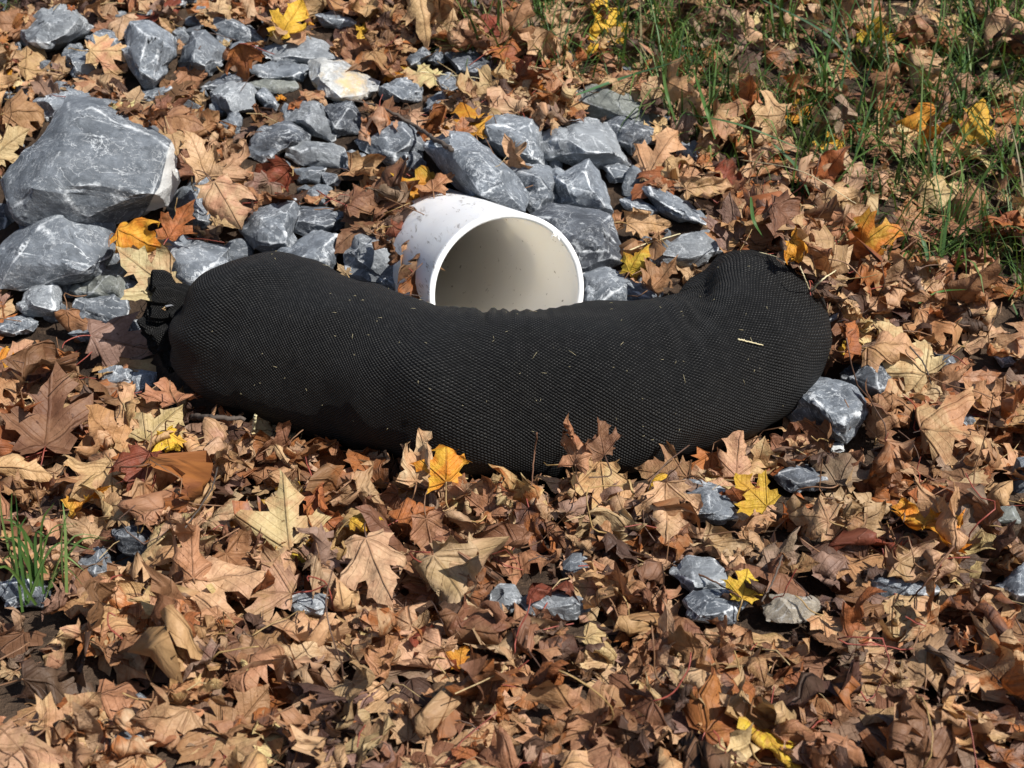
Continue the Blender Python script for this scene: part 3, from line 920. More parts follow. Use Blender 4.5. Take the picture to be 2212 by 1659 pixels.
# ------------------------------------------------------------------ the black sock
def sock():
    ctl = [(452, 664, 22), (466, 678, 84), (498, 708, 146), (542, 727, 174), (605, 738, 180), (700, 768, 175), (850, 815, 170), (1000, 846, 180), (1150, 848, 188),
           (1300, 838, 186), (1420, 822, 178), (1520, 794, 176), (1586, 756, 180), (1612, 722, 180), (1622, 704, 160), (1627, 692, 105), (1629, 687, 12)]
    C = []
    for px, py, r in ctl:
        R = min(r, 180) if r > 150 else 165
        p, t = on_ground(px, py, 0.92 * R * 1.93 / FPX)
        C.append([*p, r * t / FPX])
    C = np.array(C)
    # round end caps: the tip rings recede along the axis
    C[-1, 1] += 0.085
    C[-2, 1] += 0.076
    C[-3, 1] += 0.045
    C[-1, 2] += 0.01
    S = spline(C, 320)
    # even spacing
    seg = np.r_[0, np.cumsum(np.linalg.norm(np.diff(S[:, :4], axis=0), axis=1))]
    uu = np.linspace(0, seg[-1], 250)
    S = np.stack([np.interp(uu, seg, S[:, i]) for i in range(4)], 1)
    P, R = S[:, :3], np.maximum(S[:, 3], 0.0008)
    T = np.gradient(P, axis=0)
    for _ in range(12):
        T[1:-1] = (T[:-2] + T[1:-1] + T[2:]) / 3
    T /= np.linalg.norm(T, axis=1, keepdims=True)
    side = np.cross(T, [0, 0, 1.0])
    side /= np.linalg.norm(side, axis=1, keepdims=True)     # points to the viewer's side for a tube running left to right
    upv = np.cross(side, T)
    nseg = 120
    ulen = np.r_[0, np.cumsum(np.linalg.norm(np.diff(P, axis=0), axis=1) )]
    V, UV = [], []
    for i in range(len(P)):
        for k in range(nseg + 1):
            a = 2 * math.pi * (k % nseg) / nseg - math.pi / 2
            nrm = math.cos(a) * side[i] + math.sin(a) * upv[i]
            base = P[i] + R[i] * nrm
            d = 0.0090 * noise.noise(Vector(base * 6.0)) + 0.0072 * noise.noise(Vector(base * 14 + 3)) + 0.0016 * noise.noise(Vector(base * 38))
            u = ulen[i]
            px = 1106 + FPX * ((base - CAM) @ RIGHT) / ((base - CAM) @ FWD)
            back = max(0.0, math.sin(a) * 0.8 - math.cos(a) * 0.6)
            # gathered ribs on the inside of the bend
            w = math.exp(-((px - 1080) / 130) ** 2) * back ** 1.5
            d += 0.0022 * w * math.sin(u * 2 * math.pi / 0.017 + 2 * noise.noise((u * 30, a, 0)))
            d -= 0.008 * math.exp(-((px - 1044) / 9) ** 2) * back ** 3
            # fold where the right end turns back
            w2 = math.exp(-((px - (1455 + 150 * max(0, math.sin(a)) * 0.4)) / 34) ** 2) * max(0, math.sin(a)) ** 2 * (0.4 + 0.6 * max(0, -math.cos(a)))
            d -= 0.034 * w2
            d += 0.002 * math.exp(-((px - 1490) / 80) ** 2) * max(0, math.sin(a)) * math.sin(u * 2 * math.pi / 0.026)
            # puckers towards the tie
            w3 = math.exp(-max(0, (u - 0.01)) / 0.055)
            d += w3 * R[i] * 0.11 * math.sin(7 * a + 1.5 * math.sin(2 * a)) * min(1.0, R[i] / 0.03)
            # dent under the tie
            dent = math.exp(-(((px - 470) / 45) ** 2)) * math.exp(-((a - 0.35 - (px - 470) * 0.004) / 0.30) ** 2)
            d -= 0.009 * dent
            v = base + d * nrm
            g = float(G(v[0], v[1])) - 0.004
            if v[2] < g:
                v[2] = g + (v[2] - g) * 0.05
            V.append(v)
            UV.append((u, 2 * math.pi * k / nseg * 0.113, 0.0))
    V = np.array(V)
    nc = nseg + 1
    F = [[i * nc + k, i * nc + k + 1, (i + 1) * nc + k + 1, (i + 1) * nc + k] for i in range(len(P) - 1) for k in range(nseg)]
    F.append(list(range(nseg))[::-1])
    F.append([(len(P) - 1) * nc + k for k in range(nseg)])
    # faces that close the seam of the uv: the pattern is periodic enough not to show
    root = empty('filter_sock', (P[122][0], P[122][1], G(P[122][0], P[122][1])))
    tag(root, 'long black mesh sock filled with media, curved in front of the white pipe', 'sock')
    sb = mesh_object('sock_body', V, F, M['knit'], root, P[122], attrs={'uvm': ('FLOAT_VECTOR', UV)})
    sb.cycles.shadow_terminator_geometry_offset = 0.4
    sb.cycles.shadow_terminator_offset = 0.25
    stamp(V)
    # gathered tail beyond the tie: two ruffled lobes
    tie = P[1] + 0.0
    rg = np.random.default_rng(8)
    for nm, px, py, wid, ln in (('gathered_tail', 322, 648, 0.030, 1.0), ('gathered_tail', 335, 742, 0.036, 1.0), ('gathered_tail', 350, 690, 0.028, 0.9)):
        tt = np.linalg.norm(tie - CAM)
        end = CAM + ray(px, py) * (tt - 0.03)
        ax = end - tie
        Ln = np.linalg.norm(ax)
        ax /= Ln
        s1 = unit(np.cross(ax, -ray(px, py)))
        s2 = np.cross(s1, ax)
        TV, TU = [], []
        nr, ns = 22, 60
        for i in range(nr):
            f = i / (nr - 1)
            rr = 0.008 + (wid - 0.008) * (f ** 0.7) * (1 - 0.25 * max(0, f - 0.8) / 0.2)
            for k in range(ns):
                a = 2 * math.pi * k / ns
                rf = rr * (1 + 0.30 * f * math.sin(5 * a + px) + 0.18 * f * math.sin(11 * a + 2 * py))
                jag = 0.006 * f * noise.noise((a * 3, px, f))
                bend = 0.012 * math.sin(f * 2.4) * (1 if py > 700 else -0.3)
                TV.append(tie + ax * (f * Ln * ln + jag) + rf * (math.cos(a) * s1 * 1.15 + math.sin(a) * s2 * 0.7) + np.array([0, 0, -bend])
                          + 0.003 * f * np.array([noise.noise((a * 2, f * 6, px)), 0, noise.noise((a * 2, f * 6, py))]))
                TU.append((f * Ln * 1.6, a * 0.06, 0))
        # roll the rim inwards so that the end reads as a ragged open mouth
        for i in range(1, 5):
            for k in range(ns):
                p = TV[(nr - 1) * ns + k]
                cc = tie + ax * (Ln * ln)
                TV.append(cc + (p - cc) * (1 - 0.22 * i) - ax * 0.006 * i)
                TU.append((Ln + 0.004 * i, k * 0.001, 0))
        nr += 4
        TF = [[i * ns + k, i * ns + (k + 1) % ns, (i + 1) * ns + (k + 1) % ns, (i + 1) * ns + k] for i in range(nr - 1) for k in range(ns)]
        mesh_object(nm, TV, TF, M['knit'], root, tie, attrs={'uvm': ('FLOAT_VECTOR', TU)})
        stamp(np.array(TV))
    # grey strap that ties it, with a free end
    ring = [tie + 0.013 * (math.cos(a) * side[2] + math.sin(a) * upv[2]) for a in np.linspace(0, 2 * math.pi, 25)]
    v1, f1 = tube(ring, 0.0022, 6)
    d0 = np.linalg.norm(tie - CAM)
    e0 = CAM + ray(404, 661) * (d0 - 0.02)
    e1 = CAM + ray(357, 662) * (d0 - 0.045)
    v2, f2 = tube(spline([tie + 0.013 * side[2], e0, (e0 + e1) / 2 + [0, 0, 0.002], e1], 12), 0.0017, 4)
    mesh_object('tie_strap', np.vstack([v1, v2]), f1 + [[i + len(v1) for i in f] for f in f2], M['zip'], root, tie)
    # loose threads at the frayed end
    fv, ff = [], []
    for _ in range(46):
        a = rg.integers(0, len(TV))
        p0 = CAM + ray(rg.uniform(312, 385), rg.uniform(632, 760)) * (d0 - rg.uniform(0.0, 0.03))
        pp = [p0]
        for _ in range(4):
            pp.append(pp[-1] + rg.normal(0, 0.005, 3) + np.array([-0.002, 0, 0]))
        v_, f_ = tube(spline(pp, 8), 0.0005, 3)
        ff += [[i + sum(len(x) for x in fv) for i in f] for f in f_]
        fv.append(v_)
    th = mesh_object('loose_threads', np.vstack(fv), ff, M['knit'], root, tie)
    th['kind'] = 'stuff'
    # bits of chaff clinging to the knit
    fv, ff = [], []
    cnt = 0
    vi = rg.choice(len(V), 900, replace=False)
    px, py, pz = project(V)
    for i in vi:
        a = 2 * math.pi * (i % nc) / nseg - math.pi / 2
        if math.cos(a) < -0.2 and math.sin(a) < 0.3 or math.sin(a) < -0.4 or px[i] < 430:
            continue
        ii = i // nc
        nn = math.cos(a) * side[ii] + math.sin(a) * upv[ii]
        tng = unit(rg.normal(0, 1, 3) - nn * 0)
        tng = unit(tng - nn * (tng @ nn))
        Lh = rg.choice([0.0025, 0.004, 0.007, 0.011], p=[0.5, 0.3, 0.15, 0.05])
        c0 = V[i] + nn * 0.0010
        v_, f_ = tube([c0 - tng * Lh / 2, c0 + nn * 0.0006, c0 + tng * Lh / 2], 0.00019, 3)
        ff += [[q + cnt for q in f] for f in f_]
        fv.append(v_)
        cnt += len(v_)
        if len(fv) >= 150:
            break
    ch = mesh_object('clinging_chaff', np.vstack(fv), ff, M['straw'], root, P[122])
    ch['kind'] = 'stuff'
    return V, P, side, upv


SV, SP, SS, SU = sock()
SOCKPOLY = [(400, 700), (405, 650), (440, 600), (490, 558), (545, 548), (620, 558), (700, 590), (800, 625), (880, 655), (1000, 667), (1150, 655), (1300, 650),
            (1440, 645), (1500, 600), (1560, 550), (1620, 536), (1690, 558), (1745, 640), (1785, 760), (1770, 830), (1700, 910), (1640, 940), (1520, 985),
            (1350, 1000), (1200, 1005), (1050, 1005), (900, 975), (700, 930), (520, 890), (440, 850), (405, 770)]
solid_poly(SOCKPOLY, 2.30, 0.99)
solid_poly([(305, 622), (400, 630), (410, 810), (380, 800), (330, 775), (305, 690)], 2.30, 1.0)

# gravel that fills the gaps between the larger stones
def gravel():
    rg = np.random.default_rng(21)
    Vs, Fs, Es, cnt = [], [], [], 0
    ico = bmesh.new()
    bmesh.ops.create_icosphere(ico, subdivisions=2, radius=1)
    iv = np.array([v.co[:] for v in ico.verts])
    fi = [[v.index for v in f.verts] for f in ico.faces]
    ico.free()
    n = 0
    tries = 0
    while n < 620 and tries < 12000:
        tries += 1
        x, y = rg.uniform(-1.5, 1.3), rg.uniform(-0.9, 1.5)
        px, py, _ = project(np.array([[x, y, float(G(x, y))]]))
        px, py = px[0], py[0]
        inrock = px < 1500 and py < 760 and px - 2.2 * py < 1150
        if not inrock and (rg.random() > 0.12 or px > 1500 and py < 700):
            continue
        if in_pipe(np.array(x), np.array(y), 0.03)[0]:
            continue
        r = rg.uniform(0.012, 0.030)
        if 0 < px < 2212 and 0 < py < 1659 and SOLID[int(py / ZR), int(px / ZR)] < 90:
            continue
        W = iv.copy()
        for _ in range(7):        # knock flats off a ball
            nn = unit(rg.normal(0, 1, 3))
            dd = rg.uniform(0.35, 0.7)
            over = np.maximum(W @ nn - dd, 0)
            W -= over[:, None] * nn
        W *= rg.uniform(0.6, 1.2, 3) * r
        a = rg.uniform(0, 6.28)
        W[:, :2] = W[:, :2] @ np.array([[math.cos(a), -math.sin(a)], [math.sin(a), math.cos(a)]])
        W += np.array([x, y, float(G(x, y)) + r * 0.2])
        Vs.append(W)
        Fs += [[q + cnt for q in f] for f in fi]
        cnt += len(W)
        stamp(W)
        n += 1
    V = np.vstack(Vs)
    o = mesh_object('gravel', V, Fs, M['slate'], smooth=False, attrs={'edge': ('FLOAT', np.zeros(len(V)))})
    tag(o, 'small grey gravel showing in the gaps under the leaves', 'gravel', kind='stuff')


gravel()

# ------------------------------------------------------------------ maple leaves
HALF = [(0, 0), (.10, -.07), (.29, -.11), (.27, -.02), (.39, .04), (.25, .13), (.38, .20), (.50, .22), (.50, .31), (.65, .43), (.49, .45), (.47, .55),
        (.34, .47), (.19, .43), (.21, .58), (.31, .68), (.21, .71), (.16, .82), (0, 1.03)]
STALK_N = 6


def leaf_template(rg, oval=False):
    """flat leaf: vertices (n,2), triangles, number of blade vertices"""
    if oval:
        pts = []
        for a in np.linspace(0, 2 * math.pi, 26, endpoint=False):
            r = 1 + 0.05 * math.sin(13 * a)
            pts.append((0.30 * r * math.sin(a) * (1 - 0.25 * math.cos(a + math.pi) * 0 - 0.2 * -math.cos(a)), 0.5 - 0.52 * math.cos(a) * r))
        out = pts
    else:
        wl, wr = rg.uniform(0.85, 1.12, 2)
        st = rg.uniform(-0.10, 0.10)
        lob = rg.uniform(0.82, 1.12, (2, 3))
        which = [0] * 5 + [1] * 8 + [2] * 4
        rr = lambda x, y, q, sgn, w_: (sgn * x * w_ * lob[q][which_i] + rg.normal(0, .018), 0.30 + (y - 0.30) * lob[q][which_i] + rg.normal(0, .018) + sgn * st * x)
        right, left = [], []
        for (x, y), which_i in zip(HALF[1:-1], which):
            right.append(rr(x, y, 0, 1, wr))
            left.append(rr(x, y, 1, -1, wl))
        out = [(0, 0.0)] + right + [(rg.normal(0, .03), 1.0 + rg.normal(0, .04))] + left[::-1]
        # torn away pieces
        if rg.random() < 0.5:
            k = rg.integers(4, len(out) - 4)
            for q in range(k, min(k + rg.integers(1, 4), len(out))):
                c = np.array([0, 0.36])
                f = rg.uniform(0.55, 0.8)
                out[q] = tuple(c + (np.array(out[q]) - c) * f)
    # curved edges
    fine = []
    for i in range(len(out)):
        a, b = np.array(out[i]), np.array(out[(i + 1) % len(out)])
        d = b - a
        L = np.linalg.norm(d)
        k = max(1, int(L / 0.085))
        nrm = np.array([-d[1], d[0]]) / (L + 1e-9)
        for j in range(k):
            t = j / k
            fine.append(a + d * t + nrm * 0.07 * L * 4 * t * (1 - t))
    fine = np.array(fine)
    lo, hi = fine.min(0), fine.max(0)
    inner = []
    sp = 0.092
    row = 0
    y = lo[1]
    while y < hi[1]:
        x = lo[0] + (row % 2) * sp / 2
        while x < hi[0]:
            inner.append((x + rg.normal(0, .006), y + rg.normal(0, .006)))
            x += sp
        y += sp * 0.87
        row += 1
    inner = np.array(inner)
    d = np.min(np.linalg.norm(inner[:, None] - fine[None], axis=2), axis=1)
    inner = inner[d > 0.035]
    allp = [Vector(p) for p in np.vstack([fine, inner])]
    res = delaunay_2d_cdt(allp, [], [list(range(len(fine)))], 1, 1e-5)
    V = np.array([v[:] for v in res[0]])
    F = []
    for f in res[2]:
        f = list(f)
        for q in range(1, len(f) - 1):
            F.append([f[0], f[q], f[q + 1]])
    used = sorted({i for f in F for i in f})
    mp = {i: k for k, i in enumerate(used)}
    return V[used], np.array([[mp[i] for i in f] for f in F])


trg = np.random.default_rng(3)
TEMPL = [leaf_template(trg) for _ in range(18)] + [leaf_template(trg, True) for _ in range(2)]


def bend(V, ang, k0, k3, s0=0.0):
    c, s = math.cos(ang), math.sin(ang)
    x = V[:, 0] * c + V[:, 1] * s
    y = -V[:, 0] * s + V[:, 1] * c
    z = V[:, 2]
    t = np.linspace(-1.6, 1.6, 401)
    q = t - s0
    th = np.clip(k0 * q + k3 * np.clip(q, -0.75, 0.75) ** 3, -4.2, 4.2)
    dx = t[1] - t[0]
    X = np.cumsum(np.cos(th)) * dx
    Z = np.cumsum(np.sin(th)) * dx
    i0 = np.argmin(np.abs(t))
    X -= X[i0]
    Z -= Z[i0]
    xx, zz, tt = np.interp(x, t, X), np.interp(x, t, Z), np.interp(x, t, th)
    x2, z2 = xx - z * np.sin(tt), zz + z * np.cos(tt)
    return np.stack([x2 * c - y * s, x2 * s + y * c, z2], 1)


def deform(flat, rg, curl):
    """bend a flat leaf (unit size) the way dry leaves bend; centre (0,.38) ends near the origin"""
    x, y = flat[:, 0], flat[:, 1] - 0.38
    r = np.hypot(x, y)
    # puckering between the main veins
    d = np.full(len(x), 9.0)
    for a in (0, 0.86, -0.86, 1.78, -1.78):
        dd = np.abs(flat[:, 0] * math.cos(a) - flat[:, 1] * math.sin(a))
        dd = np.where(flat[:, 0] * math.sin(a) + flat[:, 1] * math.cos(a) < 0, 9, dd)
        d = np.minimum(d, dd)
    sg = 1 if rg.random() < 0.5 else -1
    z = sg * rg.uniform(0.2, 0.9) * np.minimum(d, 0.10)
    ph = rg.uniform(0, 6.28, 6)
    z = z + (0.5 + curl) * 1.15 * (0.030 * np.sin(7 * x + ph[0]) * np.cos(6 * y + ph[1]) + 0.020 * np.sin(13 * x + 5 * y + ph[2]) + 0.014 * np.sin(19 * y - 9 * x + ph[3]))
    # lobe tips curl one by one
    ang = np.arctan2(x, y)
    z = z + curl * 0.42 * np.maximum(r - 0.26, 0) ** 1.5 * (np.sin(2 * ang + ph[4]) + 0.8 * np.sin(3 * ang + ph[5]) + 0.5 * sg)
    V = np.stack([x, y, z], 1)
    a1 = rg.uniform(-0.5, 0.5) if rg.random() < 0.65 else rg.uniform(0, math.pi)
    V = bend(V, a1, sg * curl * rg.uniform(0.3, 2.6), sg * curl * rg.uniform(0, 14.0), rg.uniform(-0.15, 0.15))
    V = bend(V, a1 + math.pi / 2 + rg.normal(0, 0.5), rg.choice([-1, 1]) * curl * rg.uniform(0.0, 2.0), rg.choice([-1, 1]) * curl * rg.uniform(0, 7.0), rg.uniform(-0.2, 0.2))
    # sharp creases of brittle leaves
    for _ in range(rg.poisson(0.5 + 0.9 * curl) if curl > 0.55 else 0):
        V = crease(V, rg.uniform(0, math.pi), rg.uniform(-0.28, 0.28), rg.choice([-1, 1]) * rg.uniform(0.35, 1.25))
    return V


def crease(V, ang, s0, A):
    c, s = math.cos(ang), math.sin(ang)
    x = V[:, 0] * c + V[:, 1] * s - s0
    y = -V[:, 0] * s + V[:, 1] * c
    f = np.clip((x + 0.03) / 0.06, 0, 1)
    th = A * f
    xp = np.maximum(x, 0)
    x2 = np.minimum(x, 0) + xp * np.cos(th) - V[:, 2] * np.sin(th)
    z2 = xp * np.sin(th) + V[:, 2] * np.cos(th)
    x2 = x2 + s0
    return np.stack([x2 * c - y * s, x2 * s + y * c, z2], 1)


PAL = [  # colour name, first and second colour, weight
    ('tan', (.52, .338, .198), (.44, .268, .148), 32),
    ('sandy', (.55, .355, .185), (.46, .27, .135), 12),
    ('peach brown', (.41, .222, .116), (.34, .17, .085), 17),
    ('brown', (.245, .125, .066), (.18, .085, .045), 17),
    ('taupe', (.29, .188, .135), (.22, .138, .096), 11),
    ('dark brown', (.105, .058, .040), (.07, .038, .026), 8),
    ('rust', (.36, .130, .040), (.27, .10, .040), 4),
    ('cream', (.60, .455, .24), (.50, .34, .17), 4),
    ('yellow', (.66, .43, .045), (.62, .34, .04), 0.5),
    ('orange', (.58, .215, .022), (.60, .33, .04), 0.7),
    ('russet', (.24, .055, .030), (.19, .065, .035), 1.6),
]
PALD = {p[0]: p for p in PAL}
PALW = np.array([p[3] for p in PAL], float)
PALW /= PALW.sum()


class Leaf:
    __slots__ = ('V', 'F', 'flat', 'stalk', 'c1', 'c2', 'cname', 'form', 'size', 'seed', 'label', 'scol', 'pos')


def make_leaf(rg, size, curl, cname=None, templ=None, stalk=True):
    L = Leaf()
    ti = templ if templ is not None else (rg.integers(0, 18) if rg.random() < 2 else 0)
    fl, F = TEMPL[ti]
    if ti >= 18:
        size *= 0.72
    sl = rg.uniform(0.35, 0.85)
    sb = rg.normal(0, 0.35)
    st = np.array([[sb * sl * t * t, -sl * t] for t in np.linspace(0, 1, STALK_N)])
    allf = np.vstack([fl, st]) if stalk else fl
    D = deform(allf, rg, curl)
    if stalk:
        base = D[len(fl)]
        kick = rg.normal(0, 0.25, 3) * sl
        for q in range(STALK_N):
            D[len(fl) + q] += kick * (q / (STALK_N - 1)) ** 1.5
    L.V = D[:len(fl)] * size
    L.stalk = D[len(fl):] * size if stalk else None
    L.F = F
    L.flat = fl
    L.size = size
    i = rg.choice(len(PAL), p=PALW) if cname is None else list(PALD).index(cname)
    L.cname = PAL[i][0]
    f = rg.uniform(0.80, 1.15)
    j1, j2 = rg.uniform(0.92, 1.08, 3), rg.uniform(0.92, 1.08, 3)
    L.c1 = np.clip(np.array(PAL[i][1]) * f * j1, 0, 0.75)
    L.c2 = np.clip(np.array(PAL[i][2]) * f * j2, 0, 0.75)
    if rg.random() < 0.14 and cname is None:
        L.c2 = np.array(PALD['rust'][1]) * f
    L.form = 'flat' if curl < 0.45 else ('curled' if curl < 1.15 else 'tightly rolled')
    L.seed = rg.uniform(0, 10)
    L.label = None
    L.scol = [(.24, .13, .07), (.30, .07, .05), (.36, .24, .10), (.12, .07, .05)][rg.choice(4, p=[.45, .2, .2, .15])]
    return L


def rotate_leaf(L, R):
    L.V = L.V @ R.T
    if L.stalk is not None:
        L.stalk = L.stalk @ R.T


def rotm(axis, a):
    axis = unit(np.asarray(axis, float))
    K = np.array([[0, -axis[2], axis[1]], [axis[2], 0, -axis[0]], [-axis[1], axis[0], 0]])
    return np.eye(3) + math.sin(a) * K + (1 - math.cos(a)) * K @ K


LEAVES = []
HT = H.copy()          # true tops of what lies there


def settle(L, x, y, q=80, grow=0.6, cap=0.075):
    """lower a leaf until it rests on what lies below and remember its top"""
    L.V[:, 0] += x
    L.V[:, 1] += y
    iy, ix = hidx(L.V[:, 0], L.V[:, 1])
    dz = np.percentile(H[iy, ix] - L.V[:, 2], q)
    off = np.array([x, y, dz])
    L.V[:, 2] += dz
    if L.stalk is not None:
        L.stalk += off
    L.pos = off
    return iy, ix


def commit(L, grow=0.6):
    T = L.V[L.F].mean(1)
    W = np.vstack([L.V, T])
    iy, ix = hidx(W[:, 0], W[:, 1])
    h = H[iy, ix]
    H[iy, ix] = np.where(W[:, 2] > h, h + grow * (W[:, 2] - h), h)
    np.maximum.at(HT, (iy, ix), W[:, 2])
    LEAVES.append(L)


MOUTH = np.array([(930, 690), (932, 600), (960, 540), (1010, 490), (1080, 465), (1150, 480), (1215, 540), (1255, 610), (1266, 690)], float)


def inpoly(X, Y, P):
    inside = np.zeros(np.shape(X), bool)
    j = len(P) - 1
    for i in range(len(P)):
        xi, yi, xj, yj = P[i][0], P[i][1], P[j][0], P[j][1]
        inside ^= ((yi > Y) != (yj > Y)) & (X < (xj - xi) * (Y - yi) / ((yj - yi) or 1e-9) + xi)
        j = i
    return inside


def blocks(L, limit=0.10):
    px, py, z = project(L.V)
    ok = (px > 0) & (px < 2212) & (py > 0) & (py < 1659)
    if not ok.any():
        return False
    s = SOLID[(py[ok] / ZR).astype(int), (px[ok] / ZR).astype(int)]
    if (inpoly(px, py, MOUTH)).mean() > 0.02 and (z < tpipe + 0.1).any() and (L.V[:, 1] > -0.06).any():
        return True
    return ((z[ok] < s - 0.02) & (s < 90)).mean() > limit


def grass_weight(px, py):
    """1 inside the grassy upper right corner"""
    b = np.interp(px, [900, 960, 1010, 1240, 1500, 1600, 1850, 2212, 2600], [-40, 20, 130, 190, 300, 390, 530, 640, 700])
    w = np.clip((b - py) / 60 + 0.5, 0, 1) * (px > 900)
    w = np.maximum(w, np.clip((70 - px * 0.45 - py) / 30, 0, 1))
    return w


def scatter(n, size, curl, tilt, limit, grow, seed, stalkp=0.5, dens_grass=0.5, q=80, region=None, cname=None, sub=1.0):
    rg = np.random.default_rng(seed)
    for _ in range(n):
        x, y = rg.uniform(-1.55, 1.55), rg.uniform(-0.9, 1.65)
        p = project(np.array([[x, y, float(G(x, y))]]))
        if region and not (region[0] < p[0][0] < region[2] and region[1] < p[1][0] < region[3]):
            continue
        gw = float(grass_weight(p[0][0], p[1][0]))
        if rg.random() < gw * (1 - dens_grass * (0.75 if p[0][0] < 1560 else 1.0)):
            continue
        # outside the picture a thinner carpet is enough
        if (p[0][0] < -150 or p[0][0] > 2360 or p[1][0] < -80 or p[1][0] > 1760) and rg.random() < 0.55:
            continue
        # stones and few leaves on the left bank
        L = make_leaf(rg, rg.uniform(*size), rg.uniform(*curl), cname, stalk=rg.random() < stalkp)
        gn = gnormal(x, y)
        R = rotm((0, 0, 1), rg.uniform(0, 6.283))
        if rg.random() < 0.5:
            R = rotm((1, 0, 0), math.pi) @ R
        a = rg.uniform(0, 6.283)
        R = rotm((math.cos(a), math.sin(a), 0), abs(rg.normal(0, tilt))) @ R
        ax = np.cross([0, 0, 1], gn)
        R = rotm(ax, math.acos(gn[2])) @ R
        rotate_leaf(L, R)
        settle(L, x, y, q)
        if blocks(L, limit):
            continue
        commit(L, grow)


scatter(2300, (0.065, 0.105), (0.1, 0.6), 0.12, 0.25, 0.9, 1, 0.2, 0.9, q=70, cname=None)
scatter(1800, (0.055, 0.100), (0.3, 1.2), 0.35, 0.14, 0.7, 2, 0.3, 0.40, q=78)
scatter(2600, (0.030, 0.075), (0.5, 1.7), 0.45, 0.16, 0.6, 9, 0.3, 0.5, q=76, region=(-100, -50, 1480, 720))
scatter(1900, (0.018, 0.050), (0.3, 1.2), 0.45, 0.12, 0.5, 3, 0.2, 0.5, q=75)
scatter(1700, (0.060, 0.110), (0.7, 2.2), 0.60, 0.10, 0.65, 4, 0.55, 0.62, q=82)
scatter(1050, (0.070, 0.122), (0.7, 2.4), 0.65, 0.07, 0.65, 5, 0.7, 0.65, q=85)

scatter(2400, (0.030, 0.080), (0.6, 1.8), 0.50, 0.32, 0.6, 12, 0.4, 0.5, q=80, region=(-50, 1130, 2260, 1500))

